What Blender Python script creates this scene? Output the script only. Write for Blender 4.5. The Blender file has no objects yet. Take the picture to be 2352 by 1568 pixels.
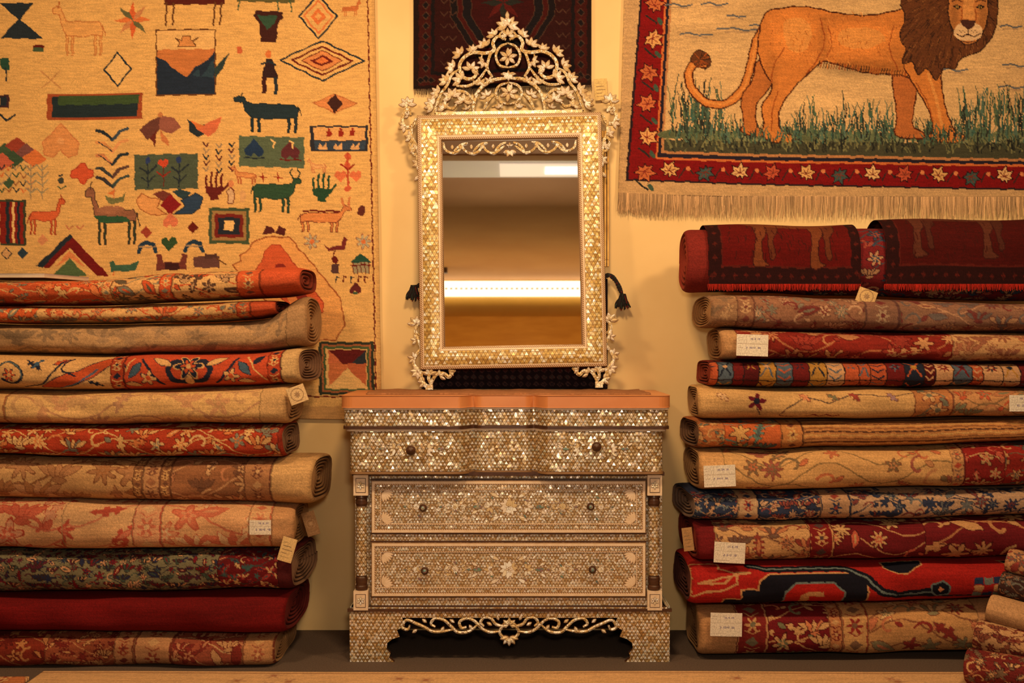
import bpy, math, random
import numpy as np
from mathutils import Vector, Matrix
rnd=random.Random(7)
nrs=np.random.RandomState(3)
F=2588.;CD=4.5;CX=1176.;CY=784.;H=1.28
WALL=0.5
def wp(px,py,y):
    d=CD+y
    return ((px-CX)*d/F, y, H-(py-CY)*d/F)
S=bpy.context.scene
COL=S.collection
try:
    S.view_settings.view_transform='Standard'
    S.view_settings.look='None'
except Exception: pass
TINT=np.array([1.0,0.85,0.60])
def s2l(c):
    c=np.asarray(c,dtype=float)/255.
    return np.where(c<=0.04045,c/12.92,((c+0.055)/1.055)**2.4)
def alb(c,g=1.0):
    return np.clip(s2l(c)/TINT*g,0.0,0.92)
# ---------------------------------------------------------------- materials
def newmat(name):
    m=bpy.data.materials.new(name); m.use_nodes=True
    nt=m.node_tree; b=nt.nodes['Principled BSDF']
    return m,nt,b
def N(nt,t,**k):
    n=nt.nodes.new(t)
    for a,v in k.items(): setattr(n,a,v)
    return n
def math_(nt,op,a,b=None,c=None):
    n=N(nt,'ShaderNodeMath',operation=op)
    for i,v in enumerate((a,b,c)):
        if v is None: continue
        if isinstance(v,(int,float)): n.inputs[i].default_value=v
        else: nt.links.new(v,n.inputs[i])
    return n.outputs[0]
def mixc(nt,f,a,b,bt='MIX'):
    n=N(nt,'ShaderNodeMix',data_type='RGBA',blend_type=bt)
    for i,v in ((0,f),(6,a),(7,b)):
        if isinstance(v,(int,float)): n.inputs[i].default_value=v
        elif isinstance(v,(tuple,list,np.ndarray)): n.inputs[i].default_value=(*[float(q) for q in v[:3]],1)
        else: nt.links.new(v,n.inputs[i])
    return n.outputs[2]
def rug_mat(name,bump=0.35,scale=420):
    m,nt,b=newmat(name)
    at=N(nt,'ShaderNodeAttribute',attribute_name='Col')
    tc=N(nt,'ShaderNodeTexCoord')
    no=N(nt,'ShaderNodeTexNoise'); no.inputs['Scale'].default_value=scale; no.inputs['Detail'].default_value=2
    nt.links.new(tc.outputs['Object'],no.inputs['Vector'])
    mr=N(nt,'ShaderNodeMapRange'); mr.inputs['To Min'].default_value=0.75; mr.inputs['To Max'].default_value=1.2
    mr.inputs['From Min'].default_value=0.3; mr.inputs['From Max'].default_value=0.7
    nt.links.new(no.outputs['Fac'],mr.inputs['Value'])
    vm=N(nt,'ShaderNodeVectorMath',operation='SCALE')
    nt.links.new(at.outputs['Color'],vm.inputs[0]); nt.links.new(mr.outputs[0],vm.inputs['Scale'])
    nt.links.new(vm.outputs[0],b.inputs['Base Color'])
    b.inputs['Roughness'].default_value=0.92
    b.inputs['Specular IOR Level'].default_value=0.12
    bp=N(nt,'ShaderNodeBump'); bp.inputs['Strength'].default_value=bump; bp.inputs['Distance'].default_value=0.002
    nt.links.new(no.outputs['Fac'],bp.inputs['Height']); nt.links.new(bp.outputs[0],b.inputs['Normal'])
    return m
def noisy_mat(name,c1,c2,scale=8,rough=0.6,stretch=(1,1,1),metal=0.0,bump=0.0,spec=0.4,detail=4):
    m,nt,b=newmat(name)
    tc=N(nt,'ShaderNodeTexCoord'); mp=N(nt,'ShaderNodeMapping'); mp.inputs['Scale'].default_value=stretch
    no=N(nt,'ShaderNodeTexNoise'); no.inputs['Scale'].default_value=scale; no.inputs['Detail'].default_value=detail
    nt.links.new(tc.outputs['Object'],mp.inputs[0]); nt.links.new(mp.outputs[0],no.inputs['Vector'])
    mr=N(nt,'ShaderNodeMapRange'); mr.inputs['From Min'].default_value=0.3; mr.inputs['From Max'].default_value=0.7
    nt.links.new(no.outputs['Fac'],mr.inputs['Value'])
    nt.links.new(mixc(nt,mr.outputs[0],alb(c1),alb(c2)),b.inputs['Base Color'])
    b.inputs['Roughness'].default_value=rough; b.inputs['Metallic'].default_value=metal
    b.inputs['Specular IOR Level'].default_value=spec
    if bump:
        bp=N(nt,'ShaderNodeBump'); bp.inputs['Strength'].default_value=bump; bp.inputs['Distance'].default_value=0.003
        nt.links.new(no.outputs['Fac'],bp.inputs['Height']); nt.links.new(bp.outputs[0],b.inputs['Normal'])
    return m
def pearl_mat(name,size,pal_up,pal_dn,grout,gw=0.07,metal=0.24,rough=0.24,jit=0.28):
    m,nt,b=newmat(name)
    L=nt.links
    tc=N(nt,'ShaderNodeTexCoord'); sp=N(nt,'ShaderNodeSeparateXYZ'); L.new(tc.outputs['Object'],sp.inputs[0])
    ge=N(nt,'ShaderNodeNewGeometry'); sn=N(nt,'ShaderNodeSeparateXYZ'); L.new(ge.outputs['True Normal'],sn.inputs[0])
    side=math_(nt,'GREATER_THAN',math_(nt,'ABSOLUTE',sn.outputs[0]),0.9)
    mf=N(nt,'ShaderNodeMix',data_type='FLOAT'); L.new(side,mf.inputs[0]); L.new(sp.outputs[0],mf.inputs[2]); L.new(sp.outputs[1],mf.inputs[3])
    h=mf.outputs[0]
    v=math_(nt,'MULTIPLY',sp.outputs[2],2/math.sqrt(3)/size)
    u=math_(nt,'SUBTRACT',math_(nt,'MULTIPLY',h,1/size),math_(nt,'MULTIPLY',v,0.5))
    fu=math_(nt,'FRACT',u); fv=math_(nt,'FRACT',v)
    sm=math_(nt,'ADD',fu,fv)
    tri=math_(nt,'GREATER_THAN',sm,1.0)
    cb=N(nt,'ShaderNodeCombineXYZ'); L.new(math_(nt,'FLOOR',u),cb.inputs[0]); L.new(math_(nt,'FLOOR',v),cb.inputs[1]); L.new(tri,cb.inputs[2])
    wn=N(nt,'ShaderNodeTexWhiteNoise',noise_dimensions='3D'); L.new(cb.outputs[0],wn.inputs['Vector'])
    def ramp(pal):
        r=N(nt,'ShaderNodeValToRGB'); r.color_ramp.interpolation='CONSTANT'
        el=r.color_ramp.elements
        while len(el)<len(pal): el.new(0.5)
        for i,c in enumerate(pal):
            el[i].position=i/len(pal); el[i].color=(*alb(c),1)
        L.new(wn.outputs['Value'],r.inputs[0]); return r.outputs[0]
    base=mixc(nt,tri,ramp(pal_up),ramp(pal_dn))
    d=math_(nt,'MINIMUM',math_(nt,'MINIMUM',math_(nt,'PINGPONG',fu,0.5),math_(nt,'PINGPONG',fv,0.5)),math_(nt,'ABSOLUTE',math_(nt,'SUBTRACT',sm,1.0)))
    g=math_(nt,'LESS_THAN',d,gw)
    L.new(mixc(nt,g,base,alb(grout)),b.inputs['Base Color'])
    a=N(nt,'ShaderNodeVectorMath',operation='SUBTRACT'); L.new(wn.outputs['Color'],a.inputs[0]); a.inputs[1].default_value=(0.5,0.5,0.5)
    sc=N(nt,'ShaderNodeVectorMath',operation='SCALE'); L.new(a.outputs[0],sc.inputs[0]); sc.inputs['Scale'].default_value=jit
    ad=N(nt,'ShaderNodeVectorMath',operation='ADD'); L.new(ge.outputs['Normal'],ad.inputs[0]); L.new(sc.outputs[0],ad.inputs[1])
    nn=N(nt,'ShaderNodeVectorMath',operation='NORMALIZE'); L.new(ad.outputs[0],nn.inputs[0])
    L.new(nn.outputs[0],b.inputs['Normal'])
    b.inputs['Metallic'].default_value=metal; b.inputs['Roughness'].default_value=rough
    return m
def cell_mat(name,scale,pal,grout,gw=0.06,metal=0.05,rough=0.3):
    m,nt,b=newmat(name); L=nt.links
    tc=N(nt,'ShaderNodeTexCoord')
    v1=N(nt,'ShaderNodeTexVoronoi'); v1.inputs['Scale'].default_value=scale; L.new(tc.outputs['Object'],v1.inputs['Vector'])
    v2=N(nt,'ShaderNodeTexVoronoi',feature='DISTANCE_TO_EDGE'); v2.inputs['Scale'].default_value=scale; L.new(tc.outputs['Object'],v2.inputs['Vector'])
    sp=N(nt,'ShaderNodeSeparateColor'); L.new(v1.outputs['Color'],sp.inputs[0])
    r=N(nt,'ShaderNodeValToRGB'); r.color_ramp.interpolation='CONSTANT'; el=r.color_ramp.elements
    while len(el)<len(pal): el.new(0.5)
    for i,c in enumerate(pal): el[i].position=i/len(pal); el[i].color=(*alb(c),1)
    L.new(sp.outputs[0],r.inputs[0])
    g=math_(nt,'LESS_THAN',v2.outputs['Distance'],gw)
    L.new(mixc(nt,g,r.outputs[0],alb(grout)),b.inputs['Base Color'])
    b.inputs['Metallic'].default_value=metal; b.inputs['Roughness'].default_value=rough
    return m
def rope_mat(name,c1,c2,freq):
    m,nt,b=newmat(name); L=nt.links
    tc=N(nt,'ShaderNodeTexCoord'); sp=N(nt,'ShaderNodeSeparateXYZ'); L.new(tc.outputs['Object'],sp.inputs[0])
    s=math_(nt,'ADD',math_(nt,'ADD',sp.outputs[0],sp.outputs[1]),sp.outputs[2])
    f=math_(nt,'FRACT',math_(nt,'MULTIPLY',s,freq))
    L.new(mixc(nt,math_(nt,'GREATER_THAN',f,0.55),alb(c1),alb(c2)),b.inputs['Base Color'])
    b.inputs['Roughness'].default_value=0.4
    return m
def emis_mat(name,c,st):
    m,nt,b=newmat(name)
    b.inputs['Base Color'].default_value=(*c,1)
    b.inputs['Emission Color'].default_value=(*c,1); b.inputs['Emission Strength'].default_value=st
    return m
M_RUG=rug_mat('knotted_wool')
M_FLAT=rug_mat('paper_print',0.03,200)
M_WALL=noisy_mat('wall_plaster',(224,178,106),(236,192,120),2.2,0.5,spec=0.35,bump=0.03)
M_CEIL=noisy_mat('ceiling_paint',(168,118,72),(178,130,82),2,0.8)
M_BACKW=noisy_mat('gold_wall',(190,140,50),(205,152,60),2,0.7)
M_FLOOR=noisy_mat('floor_carpet',(84,66,50),(104,82,62),160,0.95,spec=0.1,bump=0.4)
M_P1=pearl_mat('pearl_triangles_large',0.0152,[(240,214,168),(254,238,208),(208,168,108),(244,216,180),(216,202,162),(190,142,80),(255,246,224),(226,192,138)],[(172,128,70),(186,144,86),(220,184,132),(160,114,58),(226,192,142),(176,134,74)],(96,64,30),0.062)
M_P2=pearl_mat('pearl_triangles_small',0.0128,[(240,214,174),(254,240,212),(214,180,128),(244,218,186),(216,204,170),(194,152,98),(255,248,230),(228,198,150)],[(184,142,88),(198,158,106),(226,194,146),(170,126,72),(230,202,156),(182,142,88)],(112,78,40),0.062)
M_PG=pearl_mat('pearl_triangles_gold',0.0185,[(230,194,120),(214,168,82),(242,218,164),(220,176,94),(248,232,192),(192,144,70)],[(206,162,82),(178,132,62),(224,194,130),(196,150,76)],(120,82,36),0.05,0.14,0.26,0.22)
M_PET=cell_mat('pearl_petal',42,[(238,220,182),(228,198,146),(244,232,204),(216,180,120),(234,208,168),(240,216,168)],(160,120,70),0.02,0.08)
M_SCR=cell_mat('pearl_scroll',80,[(236,210,156),(220,180,112),(244,226,188),(228,192,130),(204,162,94),(238,214,170)],(128,88,44),0.05)
M_ABA=cell_mat('abalone',120,[(120,140,110),(110,130,110),(180,160,120),(150,110,100)],(100,90,60),0.02,0.2,0.25)
M_CREAM=noisy_mat('bone_inlay',(218,180,130),(232,196,150),60,0.4)
M_ROPE=rope_mat('rope_inlay',(206,164,110),(112,64,34),110)
M_DARK=noisy_mat('dark_walnut',(58,32,18),(86,50,28),30,0.35,(1,1,6))
M_MID=noisy_mat('brown_wood',(128,86,46),(150,106,60),30,0.45,(1,1,6))
M_TOP=noisy_mat('orange_wood',(198,116,58),(210,130,70),5,0.35,(1,1,1.5))
M_GLASS,_nt,_b=newmat('mirror_silver'); _b.inputs['Base Color'].default_value=(0.90,0.86,0.78,1); _b.inputs['Metallic'].default_value=1; _b.inputs['Roughness'].default_value=0.02
# ---------------------------------------------------------------- mesh helpers
def setcat(o,label=None,cat=None,kind=None,group=None):
    if label: o['label']=label
    if cat: o['category']=cat
    if kind: o['kind']=kind
    if group: o['group']=group
def grid_obj(name,P,C,mat,smooth=True):
    ny,nx=P.shape[:2]
    idx=np.arange(ny*nx).reshape(ny,nx)
    q=np.stack([idx[:-1,:-1],idx[1:,:-1],idx[1:,1:],idx[:-1,1:]],-1).reshape(-1,4)
    return raw_obj(name,P.reshape(-1,3),q,C.reshape(-1,3),mat,smooth)
def raw_obj(name,V,Q,C,mat,smooth=True):
    me=bpy.data.meshes.new(name)
    V=np.asarray(V,dtype=np.float32)
    c=np.array([(V[:,0].min()+V[:,0].max())/2,(V[:,1].min()+V[:,1].max())/2,V[:,2].min()],dtype=np.float32)
    V=V-c
    n=len(V);m=len(Q)
    me.vertices.add(n); me.vertices.foreach_set('co',V.ravel())
    me.loops.add(m*4); me.loops.foreach_set('vertex_index',np.asarray(Q,dtype=np.int32).ravel())
    me.polygons.add(m)
    me.polygons.foreach_set('loop_start',np.arange(0,m*4,4,dtype=np.int32))
    me.polygons.foreach_set('use_smooth',np.full(m,smooth,dtype=bool))
    me.update(calc_edges=True); me.validate()
    at=me.color_attributes.new('Col','FLOAT_COLOR','POINT')
    cc=np.ones((n,4),dtype=np.float32); cc[:,:3]=alb(C)
    at.data.foreach_set('color',cc.ravel())
    me.materials.append(mat)
    o=bpy.data.objects.new(name,me); COL.objects.link(o); o.location=[float(a) for a in c]
    return o
def par(ch,p):
    ch.parent=p
    if p.rotation_euler[0]==0 and p.rotation_euler[1]==0:
        ch.matrix_parent_inverse=Matrix.Translation(-Vector(p.location))
def pad(P,C,dy,absy=None):
    P2=np.pad(P,((1,1),(1,1),(0,0)),mode='edge'); C2=np.pad(C,((1,1),(1,1),(0,0)),mode='edge')
    for s in ((0,slice(None)),(-1,slice(None)),(slice(1,-1),0),(slice(1,-1),-1)):
        if absy is None: P2[s][...,1]+=dy
        else: P2[s][...,1]=absy
    return P2,C2
class MB:
    def __init__(s): s.v=[];s.f=[];s.m=[]
    def add(s,vs,fs,m=0):
        b=len(s.v); s.v+= [tuple(v) for v in vs]
        for i,f in enumerate(fs):
            s.f.append([a+b for a in f]); s.m.append(m[i] if isinstance(m,list) else m)
    def box(s,x0,x1,y0,y1,z0,z1,m=0):
        v=[(x,y,z) for x in (x0,x1) for y in (y0,y1) for z in (z0,z1)]
        s.add(v,[(0,1,3,2),(4,6,7,5),(0,4,5,1),(2,3,7,6),(0,2,6,4),(1,5,7,3)],m)
    def prism_xz(s,pts,y0,y1,mf=0,ms=None):
        n=len(pts); ms=mf if ms is None else ms
        v=[(x,y0,z) for x,z in pts]+[(x,y1,z) for x,z in pts]
        fs=[tuple(range(n)),tuple(range(2*n-1,n-1,-1))]+[(i,(i+1)%n,(i+1)%n+n,i+n) for i in range(n)]
        s.add(v,fs,[mf,ms]+[ms]*n)
    def prism_xy(s,pts,z0,z1,m=0):
        n=len(pts)
        v=[(x,y,z0) for x,y in pts]+[(x,y,z1) for x,y in pts]
        s.add(v,[tuple(range(n)),tuple(range(2*n-1,n-1,-1))]+[(i,(i+1)%n,(i+1)%n+n,i+n) for i in range(n)],m)
    def lathe(s,prof,o,axis='z',m=0,n=24):
        v=[]
        for r,h in prof:
            for k in range(n):
                a=2*math.pi*k/n; c,sn=r*math.cos(a),r*math.sin(a)
                v.append((o[0]+c,o[1]+sn,o[2]+h) if axis=='z' else (o[0]+c,o[1]-h,o[2]+sn))
        f=[]; mm=[]
        for j in range(len(prof)-1):
            for k in range(n):
                f.append((j*n+k,j*n+(k+1)%n,(j+1)*n+(k+1)%n,(j+1)*n+k)); mm.append(m[j] if isinstance(m,list) else m)
        f.append(tuple(range(n-1,-1,-1))); mm.append(mm[0]); f.append(tuple(range((len(prof)-1)*n,len(prof)*n))); mm.append(mm[-2] if len(mm)>1 else mm[0])
        s.add(v,f,mm)
    def ribbon(s,pts,w,yb,yf,mf=0,ms=1,sub=6,taper=True):
        P=crom(pts,sub); n=len(P)
        P=np.array(P); T=np.gradient(P,axis=0); T/=np.linalg.norm(T,axis=1)[:,None]+1e-9
        Nn=np.stack([-T[:,1],T[:,0]],1)
        ww=np.full(n,w/2.)
        if taper:
            k=np.linspace(0,1,n); ww=ww*(0.6+0.4*np.minimum(1,np.minimum(k,1-k)*6))
        A=P+Nn*ww[:,None]; B=P-Nn*ww[:,None]; ymid=yf+(yb-yf)*0.25
        v=[]
        for i in range(n):
            v+=[(A[i,0],yb,A[i,1]),(A[i,0],ymid,A[i,1]),(P[i,0],yf,P[i,1]),(B[i,0],ymid,B[i,1]),(B[i,0],yb,B[i,1])]
        f=[];m=[]
        for i in range(n-1):
            a=i*5;b=a+5
            for k,mm in ((0,ms),(1,mf),(2,mf),(3,ms)):
                f.append((a+k,b+k,b+k+1,a+k+1)); m.append(mm)
            f.append((a,a+4,b+4,b)); m.append(ms)
        f.append((0,1,2,3,4)); m.append(ms); f.append(tuple((n-1)*5+k for k in (4,3,2,1,0))); m.append(ms)
        s.add(v,f,m)
    def leaf(s,x,z,ang,L,W,yb,yf,mf=0,ms=1,rim=1.16):
        ca,sa=math.cos(ang),math.sin(ang)
        def pt(u,v,y): return (x+u*ca-v*sa,y,z+u*sa+v*ca)
        sh=[(0,0),(0.25,0.38),(0.55,0.5),(0.85,0.25),(1,0),(0.85,-0.25),(0.55,-0.5),(0.25,-0.38)]
        out=[(0.5*L+(u-0.5)*L*rim,v*W*rim*1.1) for u,v in sh]
        inn=[(u*L,v*W) for u,v in sh]
        n=8; ym=yb+(yf-yb)*0.6
        v=[pt(*p,yb) for p in out]+[pt(*p,ym) for p in out]+[pt(*p,ym-0.0004) for p in inn]+[pt(0.35*L,0,yf),pt(0.75*L,0,yf)]
        f=[];m=[]
        for i in range(n):
            j=(i+1)%n
            f.append((i,j,j+n,i+n)); m.append(ms); f.append((i+n,j+n,j+2*n,i+2*n)); m.append(ms)
        r0,r1=3*n,3*n+1
        for i in range(n):
            j=(i+1)%n
            ri=r0 if i in (0,1,6,7) else r1
            f.append((i+2*n,j+2*n,ri)); m.append(mf)
        f.append((2+2*n,r1,r0)); m.append(mf); f.append((6+2*n,r0,r1)); m.append(mf)
        s.add(v,f,m)
    def petals(s,x,z,r,n,yb,yf,mf=0,ms=1,a0=0,span=2*math.pi,wf=0.42):
        for k in range(n):
            a=a0+ (span*k/n if span>6 else span*(k/(max(1,n-1))-0.5 if n>1 else 0))
            s.leaf(x+math.cos(a)*r*0.12,z+math.sin(a)*r*0.12,a,r*0.88,r*wf,yb,yf,mf,ms)
    def obj(s,name,mats,parent=None,bevel=0,smooth=False,seg=2):
        me=bpy.data.meshes.new(name); me.from_pydata(s.v,[],s.f); me.update()
        for m in mats: me.materials.append(m)
        me.polygons.foreach_set('material_index',s.m)
        if smooth: me.polygons.foreach_set('use_smooth',[True]*len(s.f))
        o=bpy.data.objects.new(name,me); COL.objects.link(o)
        if parent is not None: par(o,parent)
        if bevel:
            b=o.modifiers.new('bevel','BEVEL'); b.width=bevel; b.segments=seg; b.limit_method='ANGLE'
        return o
def crom(pts,sub=6,closed=False):
    p=[np.array(q,dtype=float) for q in pts]; n=len(p); out=[]
    rng=range(n) if closed else range(n-1)
    for i in rng:
        if closed: a,b,c,d=p[(i-1)%n],p[i],p[(i+1)%n],p[(i+2)%n]
        else:
            b,c=p[i],p[i+1]; a=p[i-1] if i>0 else 2*b-c; d=p[i+2] if i+2<n else 2*c-b
        for k in range(sub):
            t=k/sub
            out.append(0.5*((2*b)+(-a+c)*t+(2*a-5*b+4*c-d)*t*t+(-a+3*b-3*c+d)*t**3))
    if not closed: out.append(p[-1])
    return out
# ---------------------------------------------------------------- weaving canvas (vertex colours)
class Cv:
    def __init__(s,xs,ys,bg,wob=0.8):
        s.xs=np.asarray(xs,float); s.ys=np.asarray(ys,float)
        s.c=np.empty((len(ys),len(xs),3)); s.c[:]=bg
        X,Y=np.meshgrid(s.xs,s.ys)
        s.X=X+wob*np.sin(Y*0.21+X*0.03)+wob*0.5*np.sin(Y*0.57); s.Y=Y+wob*np.sin(X*0.17+Y*0.05)
        s.clip=None; s.mask=None
    def sl(s,x0,y0,x1,y1):
        if s.clip: x0=max(x0,s.clip[0]); x1=min(x1,s.clip[1])
        i0,i1=np.searchsorted(s.xs,[x0-3,x1+3]); j0,j1=np.searchsorted(s.ys,[y0-3,y1+3])
        if i1<=i0 or j1<=j0: return None
        q=(slice(j0,j1),slice(i0,i1)); return q,s.X[q],s.Y[q]
    def put(s,q,m,col):
        if s.clip:
            X=s.X[q]; m=m&(X>=s.clip[0])&(X<s.clip[1])
        if s.mask is not None: m=m&s.mask[q]
        s.c[q][m]=col
    def pmask(s,a):
        m=np.zeros(s.X.shape,bool); n=len(a)
        for i in range(n):
            x0,y0=a[i]; x1,y1=a[(i+1)%n]
            if y0==y1: continue
            m^=((y0>s.Y)!=(y1>s.Y))&(s.X<(x1-x0)*(s.Y-y0)/(y1-y0)+x0)
        return m
    def poly(s,pts,col,smooth=False,out=None,ow=2):
        if smooth: pts=[tuple(p) for p in crom(pts,6,True)]
        a=np.array(pts,float)
        r=s.sl(a[:,0].min(),a[:,1].min(),a[:,0].max(),a[:,1].max())
        if r is not None and col is not None:
            q,X,Y=r; m=np.zeros(X.shape,bool); n=len(a)
            for i in range(n):
                x0,y0=a[i]; x1,y1=a[(i+1)%n]
                if y0==y1: continue
                c=((y0>Y)!=(y1>Y))&(X<(x1-x0)*(Y-y0)/(y1-y0)+x0); m^=c
            s.put(q,m,col)
        if out is not None: s.line(list(pts)+[pts[0]],ow,out)
    def rect(s,x0,y0,x1,y1,col):
        r=s.sl(x0,y0,x1,y1)
        if r is None: return
        q,X,Y=r; s.put(q,(X>=x0)&(X<x1)&(Y>=y0)&(Y<y1),col)
    def line(s,pts,w,col,smooth=False,taper=False):
        if smooth: pts=[tuple(p) for p in crom(pts,6)]
        n=len(pts)-1
        for i in range(n):
            (x0,y0),(x1,y1)=pts[i],pts[i+1]
            ww=w/2 if not taper else w/2*(1-0.8*i/max(1,n))
            ww=max(ww,0.9)
            r=s.sl(min(x0,x1)-ww,min(y0,y1)-ww,max(x0,x1)+ww,max(y0,y1)+ww)
            if r is None: continue
            q,X,Y=r; dx,dy=x1-x0,y1-y0; l=dx*dx+dy*dy+1e-9
            t=np.clip(((X-x0)*dx+(Y-y0)*dy)/l,0,1)
            s.put(q,((X-x0-t*dx)**2+(Y-y0-t*dy)**2)<=ww*ww,col)
    def ell(s,cx,cy,rx,ry,col):
        r=s.sl(cx-rx,cy-ry,cx+rx,cy+ry)
        if r is None: return
        q,X,Y=r; s.put(q,((X-cx)/rx)**2+((Y-cy)/ry)**2<=1,col)
    def tone(s,cx,cy,rx,ry,k):
        r=s.sl(cx-rx,cy-ry,cx+rx,cy+ry)
        if r is None: return
        q,X,Y=r; d=np.clip(1-((X-cx)/rx)**2-((Y-cy)/ry)**2,0,1); s.c[q]*=(1+k*d)[...,None]
    def flower(s,cx,cy,r,n,col,cen=None,out=None,ph=0.):
        R=r*1.25
        g=s.sl(cx-R,cy-R,cx+R,cy+R)
        if g is None: return
        q,X,Y=g; dx,dy=X-cx,Y-cy; d=np.hypot(dx,dy); a=np.arctan2(dy,dx)
        rr=0.68+0.32*np.cos(n*a+ph)
        if out is not None: s.put(q,d<=r*rr+max(1.6,r*0.16),out)
        s.put(q,d<=r*rr,col)
        if cen is not None: s.put(q,d<=r*0.32,cen)
    def leaf(s,cx,cy,L,W,ang,col,out=None,ser=0):
        R=L
        g=s.sl(cx-R,cy-R,cx+R,cy+R)
        if g is None: return
        q,X,Y=g; ca,sa=math.cos(ang),math.sin(ang)
        u=((X-cx)*ca+(Y-cy)*sa)/(L/2); v=-(X-cx)*sa+(Y-cy)*ca
        w=W/2*np.clip(1-u*u,0,1)
        if ser: w=w*(0.7+0.3*np.sign(np.sin(u*ser*3.14)))
        if out is not None: s.put(q,(np.abs(u)<1.05)&(np.abs(v)<=w+1.8),out)
        s.put(q,(np.abs(u)<1)&(np.abs(v)<=w),col)
    def dia(s,cx,cy,rx,ry,col,out=None,ow=2): s.poly([(cx-rx,cy),(cx,cy-ry),(cx+rx,cy),(cx,cy+ry)],col,out=out,ow=ow)
    def heart(s,cx,cy,r,col,up=False,out=None):
        k=-1 if up else 1
        s.poly([(cx,cy+k*r),(cx-r,cy-k*0.1*r),(cx-r*0.9,cy-k*0.7*r),(cx-0.4*r,cy-k*0.9*r),(cx,cy-k*0.45*r),(cx+0.4*r,cy-k*0.9*r),(cx+r*0.9,cy-k*0.7*r),(cx+r,cy-k*0.1*r)],col,out=out)
    def star(s,cx,cy,r,cols,n=8,inner=0.45):
        for k in range(n):
            a=2*math.pi*k/n; b=math.pi/n
            s.poly([(cx,cy),(cx+r*inner*math.cos(a-b),cy+r*inner*math.sin(a-b)),(cx+r*math.cos(a),cy+r*math.sin(a)),(cx+r*inner*math.cos(a+b),cy+r*inner*math.sin(a+b))],cols[k%len(cols)])
    def maple(s,cx,cy,r,col,ang=0.,out=None,vein=None):
        pr=[1,.55,.95,.5,.8,.4,.6,.25,.6,.4,.8,.5,.95,.55]
        pts=[(cx+r*p*math.sin(2*math.pi*i/14+ang),cy-r*p*math.cos(2*math.pi*i/14+ang)) for i,p in enumerate(pr)]
        s.poly(pts,col,out=out)
        if vein is not None:
            for i in (0,2,4,10,12): s.line([(cx,cy),((cx+pts[i][0])/2,(cy+pts[i][1])/2)],2,vein)
    def animal(s,x0,y0,x1,y1,col,out=None,face=-1,legs=None,neck=0.35,horn=False):
        w=x1-x0;h=y1-y0; legs=legs or col; o=out or col
        def U(u): return x0+u*w if face<0 else x1-u*w
        def V(v): return y0+v*h
        for u in (0.29,0.39,0.83,0.93): s.poly([(U(u-.022),V(.55)),(U(u+.022),V(.55)),(U(u+.014),V(1)),(U(u-.018),V(1))],legs,out=out,ow=1.8)
        s.poly([(U(.02),V(.10)),(U(.10),V(0.02)),(U(.18),V(.05)),(U(.21),V(.2)),(U(.28),V(neck)),(U(.9),V(neck+.02)),(U(.97),V(neck+.12)),(U(.96),V(.62)),(U(.85),V(.60)),(U(.6),V(.64)),(U(.30),V(.62)),(U(.2),V(.48)),(U(.14),V(.2)),(U(.03),V(.18))],col,out=o,ow=1.8)
        s.line([(U(.97),V(neck+.08)),(U(1.02),V(neck+.3))],2.5,o)
        if horn:
            s.line([(U(.12),V(.05)),(U(.05),V(-.1)),(U(.1),V(-.22))],3,o); s.line([(U(.2),V(.05)),(U(.25),V(-.1)),(U(.2),V(-.2))],3,o)
        else: s.line([(U(.13),V(.06)),(U(.14),V(-.06))],3,o)
    def weave(s,a=0.05,streak=0.06,sx=30):
        ny,nx=s.c.shape[:2]
        s.c*=1+a*nrs.uniform(-1,1,(ny,nx,1))
        k=nrs.uniform(-1,1,(ny,nx//sx+2)); xi=np.linspace(0,k.shape[1]-1.001,nx); i=xi.astype(int); f=xi-i
        st=k[:,i]*(1-f)+k[:,i+1]*f
        s.c*=1+streak*st[:,:,None]
        s.c=np.clip(s.c,4,250)
NAVY=(38,44,46);GREEN=(66,82,52);MAR=(98,28,20);ORG=(206,108,52);TAN=(212,148,78);BRN=(96,56,28);CRM=(224,172,98);RED=(140,38,24);GRY=(150,120,84)
# ---------------------------------------------------------------- room
def struct(mb,name,mat):
    o=mb.obj(name,[mat]); o['kind']='structure'; return o
b=MB(); b.box(-5,5,WALL,WALL+0.1,0,3.1); struct(b,'wall_back',M_WALL)
b=MB(); b.box(-5,5,-7.6,-7.5,0,3.1); struct(b,'wall_front',M_BACKW)
b=MB(); b.box(-5,5,-7.6,WALL+0.1,-0.1,0); struct(b,'floor',M_FLOOR)
b=MB(); b.box(-5,5,-7.6,WALL+0.1,3.1,3.2); struct(b,'ceiling',M_CEIL)
b=MB(); b.box(-5,5,-7.5,-7.40,2.1,2.655); struct(b,'trim_1',noisy_mat('gold_wood_trim',(170,108,40),(186,124,50),4,0.4,(1,1,6)))
b=MB(); b.box(-5,5,-3.25,-2.82,3.06,3.1); struct(b,'trim_2',noisy_mat('grey_panel',(226,216,208),(234,226,218),3,0.5))
b=MB(); b.box(-3.5,3.5,-7.5,-7.44,2.995,3.07,0); b.box(-3.5,3.5,-7.5,-7.44,2.90,2.972,0); b.box(-3.5,3.5,-7.5,-7.45,2.972,2.995,1)
for k in range(120): b.box(-3.4+k*0.0575,-3.37+k*0.0575,-7.455,-7.44,2.976,2.991,0)
o=b.obj('strip_light',[emis_mat('warm_tube',(1,0.9,0.68),2.0),M_MID]); setcat(o,'long warm white double strip light along the wall top','strip light')
b=MB(); b.box(-0.10,0.60,-3.20,-2.87,3.052,3.06,1); b.box(0.24,0.50,-3.12,-2.94,3.045,3.052,0); o=b.obj('panel_light',[emis_mat('panel',(1,0.93,0.84),1.6),emis_mat('panel_frame',(1,0.90,0.78),0.45)]); setcat(o,'rectangular white ceiling panel light with bright centre','ceiling light')
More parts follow.
